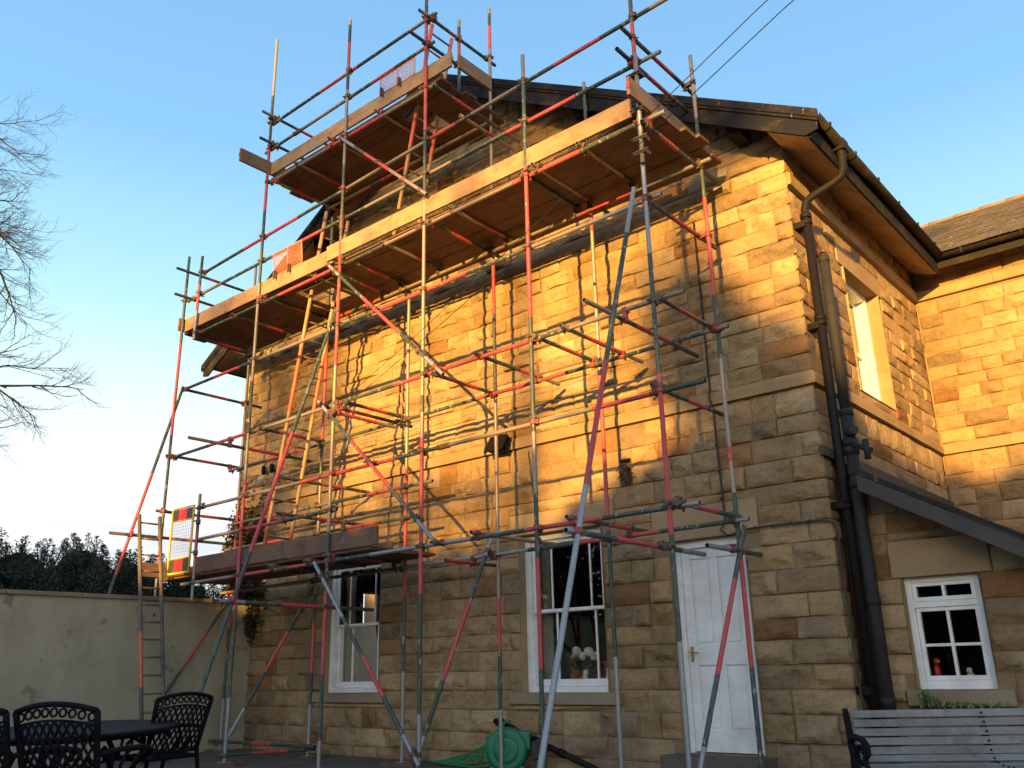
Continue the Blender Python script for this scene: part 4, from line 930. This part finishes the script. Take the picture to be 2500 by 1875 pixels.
def conifer(x,y,h,rad,seed,label,n=42000,spires=44,leaf=.058,group='conifers behind the garden wall'):
    t=empty('conifer_tree',(x,y,GZ),label,'tree',group); r=np.random.default_rng(seed)
    q=MB(); q.rings([(x,y,GZ),(x+.05,y,h*.5),(x,y,h*.9)],[.12,.07,.02],7); q.build('trunk',M['bark'],t)
    pts=[];dr=[]
    zs=r.uniform(.05,1,n)**.9; th=r.uniform(0,2*np.pi,n); lump=.86+.12*np.sin(th*5+seed+zs*4)+.12*np.sin(th*9+zs*13)
    prof=np.clip((1-zs)*2.2,0,1)**.55; rr_=rad*prof*lump*(r.uniform(.35,1,n)**.45)
    P=np.stack([x+rr_*np.cos(th),y+rr_*np.sin(th),GZ+zs*(h-GZ)*(.94)],1); dd=np.stack([np.cos(th)*.7,np.sin(th)*.7,np.full(n,.8)],1)
    ch=[leaves(P,leaf,seed,dd)]
    st=MB()
    for k in range(spires):
        a=r.uniform(0,2*np.pi); d0=rad*r.uniform(0,.85); bx,by=x+d0*np.cos(a),y+d0*np.sin(a); z0=GZ+(h-GZ)*r.uniform(.55,.8); z1=GZ+(h-GZ)*r.uniform(.88,1.05)-d0*.22
        lean=r.normal(0,.12,2); p=[(bx,by,z0),((bx+lean[0]*.4),(by+lean[1]*.4),(z0+z1)/2),(bx+lean[0],by+lean[1],z1)]; st.rings(p,[.018,.011,.004],5)
        m_=420; f=r.uniform(0,1,m_)**.8; side=r.normal(size=(m_,2)); side/=np.linalg.norm(side,axis=1)[:,None]; rad_=(.34*(1-f)**.8+.03)*r.uniform(.1,1,m_)
        Q=np.stack([bx+lean[0]*f+side[:,0]*rad_,by+lean[1]*f+side[:,1]*rad_,z0+(z1-z0)*f+rad_*.55],1); ch.append(leaves(Q,leaf*.85,seed*31+k,np.stack([side[:,0],side[:,1],np.full(m_,.7)],1),.35))
    st.build('branches',M['bark'],t); leafmesh('crown',ch,M['conifer'],t); return t
lab=['feathery dark conifer at the far left edge above the garden wall','broad dark conifer behind the garden wall, second from the left edge','dark conifer with several thin spires behind the middle of the garden wall','dark conifer just left of the leaning ladder, behind the garden wall','low dark conifer behind the ladder at the end of the hedge']
for i,(y,h,rad) in enumerate(((-3.6,3.6,1.35),(-2.35,3.25,1.3),(-1.35,3.35,1.25),(-.25,3.2,1.2),(.75,2.85,1.0))):
    conifer(-13.6-.3*(i%2),y,h,rad,40+i,lab[i])
# ------------------------------------------------------------------ bare tree at the left edge
TZ0=2.1
T=empty('bare_tree',(-15.6,-6.4,GZ),'leafless winter tree reaching in from the left edge of the picture','tree')
tx,ty=-15.6,-6.4; rv=Vector((.36,.93,0)); q=MB(); q.rings([(tx,ty,GZ),(tx+.05,ty,2.5),(tx-.05,ty+.1,5),(tx,ty,9.5),(tx+.1,ty,13)],[.24,.20,.16,.10,.03],9); q.build('trunk',M['bark'],T)
q=MB(); rt_=random.Random(77)
def grow(p,d,L,r,dep):
    n=5; pts=[p];rads=[r]; dd=d.copy()
    for i in range(n):
        dd=(dd+Vector((rt_.gauss(0,.10),rt_.gauss(0,.10),rt_.gauss(0,.10)+ (.05 if dep>1 else -.015)))).normalized(); pts.append(pts[-1]+dd*L/n); rads.append(r*(1-.75*(i+1)/n))
    q.rings(pts,rads,5 if dep<2 else 3,caps=False)
    if dep>=4: return
    k={0:10,1:7,2:6,3:4}[dep]
    for i in range(k):
        f=.2+.8*(i+rt_.random()*.7)/k; j=min(n-1,int(f*n)); pp=pts[j].lerp(pts[j+1],f*n-j) if f<1 else pts[-1]
        ax=Vector((rt_.gauss(0,1),rt_.gauss(0,1),rt_.gauss(0,1))).normalized(); s=(dd+ax.cross(dd).normalized()*rt_.uniform(.45,.95)+Vector((0,0,rt_.uniform(-.25,.2)))).normalized()
        grow(pp,s,L*rt_.uniform(.32,.55),max(.0023,r*rt_.uniform(.32,.5)),dep+1)
for z,L,dz,r in ((8.9,2.9,.30,.04),(8.0,3.1,.0,.05),(7.3,3.4,-.16,.055),(6.6,2.6,-.30,.04),(5.7,2.6,-.10,.04),(4.6,3.9,.04,.06),(4.3,3.5,-.10,.05),(3.9,2.7,-.2,.035),(7.0,2.3,.1,.035),(3.5,2.3,-.06,.03),(8.4,2.6,.15,.035)):
    grow(Vector((tx,ty,z+TZ0)),(rv+Vector((rt_.uniform(-.2,.2),rt_.uniform(-.1,.1),dz))).normalized(),L,r,0)
q.build('branches',M['bark'],T)
# ------------------------------------------------------------------ ivy on the left end of the gable
iv=empty('ivy_plant',(-10.45,-.05,GZ),'straggling dead and green ivy on the left end of the gable wall','ivy'); r=np.random.default_rng(8); st=MB(); ch=[]
for k in range(46):
    x=-10.62+r.uniform(0,.9)**1.0*.9; z=1.4+r.uniform(0,.8); p=[]; L=r.uniform(.8,2.1)
    for i in range(9): p.append((x,-.045-r.uniform(0,.02),z)); x+=r.normal(.01,.05); z+=L/9
    st.rings(p,[.007*(1-.08*i) for i in range(9)],4)
    for c in p: 
        m_=r.integers(6,20); ch.append(leaves(np.array(c)+r.normal(size=(m_,3))*np.array([.06,.02,.06])-np.array([0,.03,0]),.055,int(r.integers(1e6)),None,.8))
for (cx,cz,sx,sz,n_) in ((-10.3,1.72,.5,.2,1500),(-10.45,2.75,.25,.5,1300),(-10.72,2.95,.12,.25,300),(-10.1,2.35,.3,.3,900),(-10.2,3.3,.45,.25,900),(-9.8,2.2,.2,.15,250)):
    Q=np.stack([cx+r.normal(size=n_)*sx*.55,-.06-np.abs(r.normal(size=n_))*.06,cz+r.normal(size=n_)*sz*.55],1); ch.append(leaves(Q,.06,int(r.integers(1e6)),None,.8))
st.build('stems',M['bark'],iv); leafmesh('leaves',ch,M['ivyleaf'],iv)
r=np.random.default_rng(9); n_=420; xs=.55+np.abs(r.normal(size=n_))*.28; Q=np.stack([xs,.18-r.uniform(0,.08,n_),.47+r.uniform(0,1,n_)*(.03+.11*np.exp(-((xs-.60)/.07)**2))-.02*r.uniform(0,1,n_)],1)
tag(leafmesh('sill_weeds',[leaves(Q,.05,3,np.tile([0,-.3,.8],(n_,1)),.5)],M['weed']),'tuft of green weeds growing below the small window by the bench','plant')
# ------------------------------------------------------------------ things on and by the wall
t=empty('floodlight',(-4.3,-.08,3.8),'black floodlight under the string course in the middle of the gable','floodlight')
q=MB(); q.box(-4.34,-4.26,-.10,-.01,3.80,3.90); q.build('bracket',M['black'],t)
q=MB(); q.obox((-4.28,-.17,3.76),(.15,0,0),(0,.045,-.03),(0,.05,.085)); q.obox((-4.28,-.225,3.735),(.165,0,0),(0,.008,-.006),(0,.058,.096)); q.build('lamp_body',M['black'],t,.006)
for x,lb_ in ((-9.82,'left of two dark cable insulators high on the left end of the gable'),(-9.58,'right of two dark cable insulators high on the left end of the gable')):
    t=empty('cable_insulator',(x,-.06,4.28),lb_,'insulator','cable insulators on the gable'); q=MB(); q.rings([(x,-.09,4.20),(x,-.09,4.22),(x,-.09,4.34),(x,-.09,4.36)],[.02,.036,.036,.02],10); q.build('insulator_body',M['black'],t); q=MB(); q.tube((x,0,4.26),(x,-.09,4.26),.012,6); q.build('bracket',M['rust'],t)
for i,(p0,pe) in enumerate((((-9.82,-.1,4.36),(1.42,-3.74,5.34)),((-9.58,-.1,4.36),(1.66,-3.9,5.10)))):
    a=Vector(p0);b=Vector(pe); e=a+(b-a)*2.2; q=MB(); pts=[]
    for k in range(41): f=k/40; p=a.lerp(e,f); p.z-=4*.75*f*(1-f)*.9-4*.75*.9*(1/2.2)*(1-1/2.2)*(f*2.2 if f<=1/2.2 else 1); pts.append(p)
    q.rings(pts,[.0042]*41,6); tag(q.build('overhead_cable',M['cable']),'thin black overhead cable across the scaffold, %s one at the top edge'%('left' if i==0 else 'right'),'cable','overhead cables to the house')
# hose reel
t=empty('hose_reel',(-4.02,-.42,GZ),'green plastic wall hose reel with loose hose at the foot of the gable','hose reel')
q=MB(); ax_=Vector((.55,-.83,0)).normalized(); c=Vector((-4.02,-.40,-.03)); 
q.rings([c-ax_*.12,c-ax_*.10,c-ax_*.02,c+ax_*.02,c+ax_*.10,c+ax_*.12],[.20,.245,.24,.24,.245,.20],28); q.rings([c+ax_*.118,c+ax_*.13,c+ax_*.135],[.15,.14,.11],24); q.rings([c+ax_*.13,c+ax_*.16],[.05,.045],14); q.build('reel_drum',M['green'],t)
q=MB(); s_=ax_.cross(Vector((0,0,1))); q.obox(c+s_*(-.18)+Vector((0,0,.10)),s_*.10,ax_*.09,(0,0,.10)); q.obox(c+s_*.20+Vector((0,0,-.08)),s_*.07,ax_*.10,(0,0,.05)); q.obox(c+s_*.19+Vector((0,0,.06)),s_*.07,ax_*.09,(0,0,.035)); q.obox(c-Vector((0,0,.2)),s_*.2,ax_*.10,(0,0,.03)); q.build('reel_housing',M['green'],t,.015)
q=MB(); q.obox((-3.60,-.33,-.02),(.07,-.02,.02),(.01,.05,0),(0,0,.10)); q.build('wall_bracket',M['grey'],t,.006)
q=MB(); r_=random.Random(12)
for k in range(7):
    x=-4.28-.04*k; p=[(-4.20,-.12,.26),(-4.26-.01*k,-.16,.24),(-4.30-.02*k,-.22,.02),(-4.4-.06*k,-.3,-.12),(-4.6-.10*k,-.34+.02*k,GZ+.05),(-4.95-.08*k,-.38,GZ+.025),(-4.5,-.45,GZ+.02),(-4.05,-.45,GZ+.06)]
    P=[]
    for i in range(len(p)-1):
        for f in (0,.33,.66): P.append(Vector(p[i]).lerp(Vector(p[i+1]),f)+Vector((r_.uniform(-.012,.012),r_.uniform(-.012,.012),r_.uniform(-.004,.01))))
    q.rings(P,[.0085]*len(P),6)
q.build('hose',M['hose'],t)
t=empty('drain_pipe_length',(-3.7,-.12,GZ),'black length of drainpipe leaning along the wall behind the hose reel','pipe')
q=MB(); a=Vector((-4.48,-.09,.26));b=Vector((-2.86,-.16,GZ+.02)); q.tube(a,b,.034,12); q.build('pipe',M['pipe'],t); q=MB()
for f in (.06,.16,.42,.66): c=a.lerp(b,f); d=(b-a).normalized(); q.rings([c-d*.04,c+d*.04],[.045,.045],12)
q.ball(a+Vector((.12,-.03,-.01)),.055,0,8,6); q.build('pipe_collar',M['pipe'],t)
# ------------------------------------------------------------------ inside the windows
t=empty('flower_vase',(-3.52,.55,.78),'vase of white hydrangea heads just inside the middle window','flowers'); q=MB(); q.rings([(-3.52,.55,.655),(-3.52,.55,.70),(-3.52,.55,.80),(-3.52,.55,.84)],[.04,.055,.04,.045],12); q.build('vase',M['ceramic'],t)
ch=[];r=np.random.default_rng(4); hd=MB()
for cx,cz in ((-3.67,1.02),(-3.61,1.07),(-3.45,1.06),(-3.53,1.0),(-3.40,1.05),(-3.36,1.0)):
    v=r.normal(size=(170,3)); v/=np.linalg.norm(v,axis=1)[:,None]; ch.append(leaves(np.array([cx,.50+r.uniform(-.03,.03),cz])+v*.043,.030,int(r.integers(1e6)),None,.9))
leafmesh('petals',ch,M['petal'],t); ch=[leaves(np.array([-3.53,.53,.93])+r.normal(size=(160,3))*np.array([.11,.05,.06]),.09,5,None,.6)]; leafmesh('leaves',ch,M['ivyleaf'],t)
t=empty('sideboard',(-3.4,.75,.0),'low orange pine sideboard inside the middle window','cabinet'); q=MB(); q.box(-4.0,-2.5,.42,.86,-.05,.65); q.build('cabinet_body',M['sideboard'],t,.01); q=MB(); q.box(-3.98,-2.5,.84,.88,.66,.94); q.build('back_board',M['sideboard'],t)
for x,h,lb_ in ((-3.20,.20,'tall white jug right of the flowers inside the middle window'),(-3.08,.13,'squat white jug at the right edge inside the middle window')):
    t=empty('jug',(x,.6,.65),lb_,'jug','white jugs on the sideboard'); z=.655; q=MB(); q.rings([(x,.6,z),(x,.6,z+h*.3),(x,.6,z+h*.8),(x,.6,z+h)],[.04,.055,.035,.042],12); q.build('jug_body',M['ceramic'],t); q=MB(); q.rings([(x+.05,.6,z+h*.3),(x+.085,.6,z+h*.5),(x+.04,.6,z+h*.85)],[.008]*3,6); q.build('handle',M['ceramic'],t)
for x0,x1,nm in ((-4.02,-3.86,'middle'),(-7.97,-7.74,'left')):
    q=MB(); v=[];n=24
    for i in range(n+1): x=x0+(x1-x0)*i/n; v+=[(x,.34+.02*math.sin(i*1.9),.62),(x,.34+.02*math.sin(i*1.9),2.45)]
    q.add(v,[(2*i,2*i+2,2*i+3,2*i+1) for i in range(n)],0,True); tag(q.build('curtain',M['curtain']),'grey curtain hanging inside the left edge of the %s gable window'%nm,'curtain','curtains inside the gable windows')
t=empty('parrot_figure',(.64,.5,.69),'small red bird ornament on the inside sill of the small right window','ornament'); q=MB(); q.ball((.64,.5,.76),.045,0,10,8,(.8,.8,1.4)); q.ball((.65,.49,.85),.032,0); q.rings([(.63,.52,.74),(.62,.54,.69)],[.03,.012],8); q.build('bird_body',M['redtoy'],t); q=MB(); q.rings([(.67,.47,.85),(.685,.455,.84)],[.012,.002],6); q.build('beak',M['Y'],t)
t=empty('dog_figure',(.93,.5,.69),'small white dog ornament on the inside sill of the small right window','ornament'); q=MB(); q.ball((.93,.5,.715),.042,0,10,7,(.8,.8,.9)); q.ball((.93,.475,.762),.030,0); q.ball((.93,.45,.752),.015,0); q.build('dog_body',M['ceramic'],t); q=MB()
for s_ in (-1,1): q.ball((.93+s_*.028,.475,.762),.014,0,7,5,(.6,.8,1.5)); q.ball((.93+s_*.010,.450,.772),.004,0,6,4)
q.ball((.93,.436,.756),.005,0,6,4); q.build('ears',M['black'],t)
q=MB(); q.box(.44,1.25,.43,.60,.64,.685); tag(q.build('inner_sill',M['white'],HOUSE))
# ------------------------------------------------------------------ bench
BX=.66; BENCH=t=empty('garden_bench',(BX,-1.95,GZ),'grey slatted garden bench with black iron ends by the right corner of the house','bench'); W_=1.9; yb=-1.95
bk=[(.08,.79),(.05,.725),(.03,.66),(.02,.595),(.005,.53),(-.03,.475)]; seat=[(-.10,.435),(-.19,.425),(-.28,.425),(-.37,.43)]
for k,(o,z) in enumerate(bk+seat):
    q=MB(); ang=1.35 if k<5 else (.8 if k==5 else .08); hz=.0275; c=Vector((BX+W_/2,yb+o,GZ+z)); u_=Vector((0,math.cos(ang),math.sin(ang))); n_=Vector((0,-math.sin(ang),math.cos(ang)))
    q.obox(c,(W_/2-.03,0,0),u_*hz,n_*.010); q.build('slat',M['slat'],t,.003)
for x in (BX,BX+W_/2,BX+W_):
    q=MB(); P=lambda o,z:(x,yb+o,GZ+z); th=.022
    q.rings([P(.11,.83),P(.09,.76),P(.06,.66),P(.04,.55),P(.01,.48),P(-.05,.42),P(-.2,.40),P(-.40,.41)],[.02,.024,.026,.026,.026,.026,.024,.026],8)
    if x!=BX+W_/2:
        q.rings([P(.03,.47),P(.07,.25),P(.12,.0)],[.026,.022,.028],8); q.rings([P(-.40,.41),P(-.36,.22),P(-.42,.0)],[.026,.022,.028],8); q.rings([P(.05,.60),P(-.1,.64),P(-.3,.635),P(-.41,.60),P(-.43,.54),P(-.38,.52),P(-.36,.56)],[.022,.024,.026,.026,.02,.016,.012],8); q.rings([P(-.36,.56),P(-.34,.48),P(-.40,.42)],[.016,.018,.02],8)
        for i in range(14): a=i*.55; q.ball(P(-.18+.10*math.cos(a)-.005*i,.52+.06*math.sin(a)),.018,0,6,4)
    q.build('end_frame' if x!=BX+W_/2 else 'centre_strap',M['black'],t)
q=MB()
for o,z in bk: q.ball((BX+W_/2,yb+o-.016,GZ+z),.009,0,8,5)
for o,z in seat: q.ball((BX+W_/2,yb+o,GZ+z+.012),.009,0,8,5)
q.build('bolt_heads',M['black'],t)
BENCH.rotation_euler=(0,0,math.radians(33)); BENCH.scale=(1,1,.95)
# ------------------------------------------------------------------ cast metal table and chairs
def chair(label):
    t=empty('patio_chair',(0,0,0),label,'chair','cast metal patio chairs')
    Wd,zs,zt=.29,.42,.93
    def bp(u,v):   # back surface: u -1..1, v 0..1 (leans back and is bowed)
        z=zs+.05+v*(zt-zs-.05)*(1+.0*u)+.045*v*(1-u*u); return Vector((u*Wd*(.90+.12*v),.26+.13*v-.045*(1-u*u)*-1*.8,z))
    q=MB(); n=12
    q.rings([bp(-1+2*i/n,1) for i in range(n+1)],[.019]*(n+1),7); q.rings([bp(-1+2*i/n,.0) for i in range(n+1)],[.015]*(n+1),7); q.rings([bp(-1+2*i/n,.80) for i in range(n+1)],[.009]*(n+1),6)
    for s_ in (-1,1): q.rings([bp(s_,i/6) for i in range(7)],[.021]*7,7)
    q.build('back_frame',M['black'],t)
    q=MB()
    for s_ in (1,-1):
        for k in range(-7,8):
            p=[]
            for i in range(9):
                v=.0+.80*i/8; u=k*.2+s_*(v-.4)*1.0
                if -1<=u<=1: p.append(bp(u,v))
            if len(p)>1: q.rings(p,[.0095]*len(p),5)
    for k in range(9):
        u=-.88+.22*k; c=bp(u,.90); p=[c+Vector((.026*math.cos(a),0,.026*math.sin(a))) for a in np.linspace(0,2*math.pi,9)]; q.rings(p,[.008]*9,5)
    q.build('back_lattice',M['black'],t)
    q=MB(); n=10; out=[]
    for i in range(n+1): out.append(Vector((-Wd+2*Wd*i/n,-.25-.03*math.sin(math.pi*i/n),zs)))
    out+= [Vector((Wd*.92,.26,zs)),Vector((-Wd*.92,.26,zs)),out[0].copy()]; q.rings(out,[.018]*len(out),7)
    for k in range(-6,7):
        for s_ in (1,-1):
            p=[]
            for i in range(9):
                y=-.25+.51*i/8; x=k*.085+s_*(i-4)*.045
                if abs(x)<=Wd: p.append(Vector((x,y,zs-.012*math.cos(x/Wd*1.5))))
            if len(p)>1: q.rings(p,[.010]*len(p),5)
    q.build('seat',M['black'],t)
    for s_ in (-1,1):
        q=MB(); q.rings([Vector((s_*Wd,.30,.66)),Vector((s_*(Wd+.03),.12,.68)),Vector((s_*(Wd+.04),-.10,.675)),Vector((s_*(Wd+.03),-.24,.65)),Vector((s_*(Wd+.02),-.28,.61)),Vector((s_*(Wd+.02),-.25,.575)),Vector((s_*(Wd+.02),-.215,.59))],[.017,.019,.021,.021,.018,.015,.011],7)
        q.rings([Vector((s_*(Wd+.035),-.14,.67)),Vector((s_*(Wd+.02),-.05,.58)),Vector((s_*(Wd+.01),-.10,.49)),Vector((s_*Wd,-.2,.43))],[.014]*4,7); q.rings([Vector((s_*(Wd+.03),.04,.67)),Vector((s_*(Wd+.02),.10,.57)),Vector((s_*(Wd),.02,.47)),Vector((s_*Wd,-.04,.43))],[.012]*4,7); q.build('armrest',M['black'],t)
        q=MB(); q.rings([Vector((s_*Wd*.97,-.24,zs)),Vector((s_*Wd*1.03,-.30,.22)),Vector((s_*Wd*1.0,-.27,.0))],[.022,.018,.020],7); q.build('leg',M['black'],t)
        q=MB(); q.rings([Vector((s_*Wd*.9,.27,zs+.06)),Vector((s_*Wd*.95,.30,.25)),Vector((s_*Wd*.97,.39,.0))],[.022,.018,.020],7); q.build('leg',M['black'],t)
    return t
def copy_thing(root,label):
    r_=root.copy(); COL.objects.link(r_); r_['label']=label
    for ch in root.children:
        c=ch.copy(); COL.objects.link(c); c.parent=r_; c.matrix_parent_inverse=ch.matrix_parent_inverse.copy()
    return r_
c1=chair('black lattice patio chair seen from behind, nearest to the camera'); c2=copy_thing(c1,'black lattice patio chair turned sideways at the right end of the table'); c3=copy_thing(c1,'black patio chair cut off by the left edge of the picture')
for c,x,y,a in ((c1,-3.14,-5.79,-150),(c2,-5.08,-4.24,-84),(c3,-3.58,-6.10,-158)): c.location=(x,y,GZ); c.rotation_euler=(0,0,math.radians(a))
t=empty('patio_table',(-4.6,-5.0,GZ),'black oval cast metal garden table between the patio chairs','table'); tc=Vector((-4.80,-5.12,GZ))
ang=math.radians(-38); ex=Vector((math.cos(ang),math.sin(ang),0)); ey=Vector((-ex.y,ex.x,0)); A_,B_=1.30,.80
q=MB(); n=48
def ov(s,z): return [tc+ex*A_*s*math.cos(2*math.pi*i/n)+ey*B_*s*math.sin(2*math.pi*i/n)+Vector((0,0,z)) for i in range(n)]
vs=ov(1,.70)+ov(1.01,.715)+ov(1,.73)+ov(.93,.735); fs=[]
for k in range(3):
    for i in range(n): fs.append((k*n+i,k*n+(i+1)%n,(k+1)*n+(i+1)%n,(k+1)*n+i))
q.add(vs,fs+[tuple(range(3*n,4*n)),tuple(range(n))[::-1]],0); q.build('table_top',M['black'],t)
q=MB(); q.rings(ov(.88,.685)+[ov(.88,.685)[0]],[.016]*(n+1),6); q.build('apron',M['black'],t)
for sx in (-1,1):
    for sy in (-1,1):
        q=MB(); b0=tc+ex*sx*.55+ey*sy*.30; o_=(ex*sx*.6+ey*sy*.8).normalized(); P=lambda d,z:b0+o_*d+Vector((0,0,z))
        q.rings([P(-.05,.70),P(.09,.68),P(.17,.58),P(.16,.45),P(.06,.32),P(-.02,.2),P(.04,.08),P(.14,.0)],[.02,.022,.022,.022,.022,.02,.022,.024],7); q.rings([P(.16,.55),P(.07,.60),P(.01,.55),P(.03,.49),P(.08,.50),P(.07,.54)],[.02,.018,.017,.016,.014,.012],7); q.rings([P(.02,.28),P(-.12,.33),P(-.17,.45),P(-.10,.52),P(-.05,.47),P(-.09,.44)],[.02,.018,.018,.017,.015,.013],7); q.build('leg',M['black'],t)
# ------------------------------------------------------------------ trees behind the viewer that shade the lower walls
def shade_tree(x,y,blobs,seed,label,n=5000,leaf=.45):
    t=empty('garden_tree',(x,y,GZ),label,'tree','trees of the garden behind the viewer'); r=np.random.default_rng(seed); q=MB(); zt=max(b[1]+b[3] for b in blobs); q.rings([(x,y,GZ),(x,y,zt*.6),(x,y,zt*.85)],[.3,.2,.06],8); q.build('trunk',M['bark'],t); ch=[]; tot=sum(b[2]*b[3] for b in blobs)
    for cx,cz,rx,rz_ in blobs:
        m_=int(n*rx*rz_/tot); v=r.normal(size=(m_,3)); v/=np.linalg.norm(v,axis=1)[:,None]; v*=r.uniform(.0,1,m_)[:,None]**.33; ch.append(leaves(np.array([cx,y,cz])+v*np.array([rx,min(rx,2.0),rz_]),leaf,int(r.integers(1e6)),None,.7))
    leafmesh('crown',ch,M['conifer'],t)
DY=34.; TX_,TZ_=.3*DY,.13*DY
def sh(X,Z): return X+TX_,Z+TZ_
hb=[]
edge=[(-19,4.4),(-17.6,4.3),(-16.4,4.2),(-15.3,4.2),(-14.2,4.0),(-13.1,3.5),(-12.1,2.7),(-11.2,2.15),(-10.5,1.7),(-9.7,1.5),(-9.1,1.75),(-8.5,2.45),(-7.8,2.5),(-7.1,2.5),(-6.3,2.45),(-5.4,2.15),(-4.5,2.25),(-3.6,2.45),(-2.8,2.7),(-2,3.0),(-1.1,3.3),(-.2,3.55),(.5,3.5),(1.2,3.55),(2.0,3.7),(2.9,3.75),(3.8,3.75),(4.8,3.75),(5.8,3.75),(6.8,3.75)]
for i,(X_,Z_) in enumerate(edge):
    x,z=sh(X_,Z_+(.30 if X_<-4.2 or X_>.9 else .15)); H=z-GZ; q_=[(x-.3,GZ+H*.86,.7,H*.14),(x+.3,GZ+H*.86,.7,H*.14),(x,GZ+H*.70,1.0,H*.2),(x+.1,GZ+H*.5,1.1,H*.36),(x,GZ+H*.2,1.2,H*.25)]
    shade_tree(x,-DY-(i%3)*.5,q_,200+i,'tall hedge tree of the boundary row behind the viewer',2600,.5)
for i in range(10): shade_tree(-40+i*2.9,-26-(i%3),[(-40+i*2.9,2.2,1.8,2.4),(-40+i*2.9+.4,5.2+.5*(i%2),1.7,2.2),(-40+i*2.9-.5,7.6+.6*(i%3),1.2,1.5)],400+i,'tall garden tree on the side boundary behind the viewer',1500,.45)
def crown(X0,Z0,rx,rz_,dy,tr,leaf,seed,label):
    # open winter crown: coverage follows from how much light gets through
    x,z=X0+.3*dy,Z0+.13*dy; area=math.pi*rx*rz_; la=leaf*leaf*.45*.5; n=int(-math.log(tr)*area/(la*.5)); shade_tree(x,-dy,[(x,z,rx,rz_)],seed,label,n,leaf)
crown(-1.3,4.45,.72,.95,46,.18,.16,300,'small round tree standing above the boundary row behind the viewer')
crown(-.6,3.95,.8,.75,46,.25,.16,301,'low leaning tree beside the round tree behind the viewer')
crown(-3.9,8.75,6.2,1.75,60,.38,.24,307,'broad tall open winter tree in the middle far row behind the viewer')
crown(-1.2,6.85,1.15,.52,58,.30,.2,303,'tall thin winter tree on the right behind the viewer')
crown(-9.6,8.2,3.0,1.35,58,.42,.2,302,'tall open winter tree on the left behind the viewer')
crown(-9.3,4.6,1.6,2.3,60,.50,.2,304,'slim open winter tree in the far left row behind the viewer')
crown(-6.3,2.9,2.6,.75,60,.60,.2,305,'low open thorn tree in front of the far row behind the viewer')
crown(-1.55,5.2,.6,1.1,60,.55,.2,306,'open winter tree beyond the round tree behind the viewer')
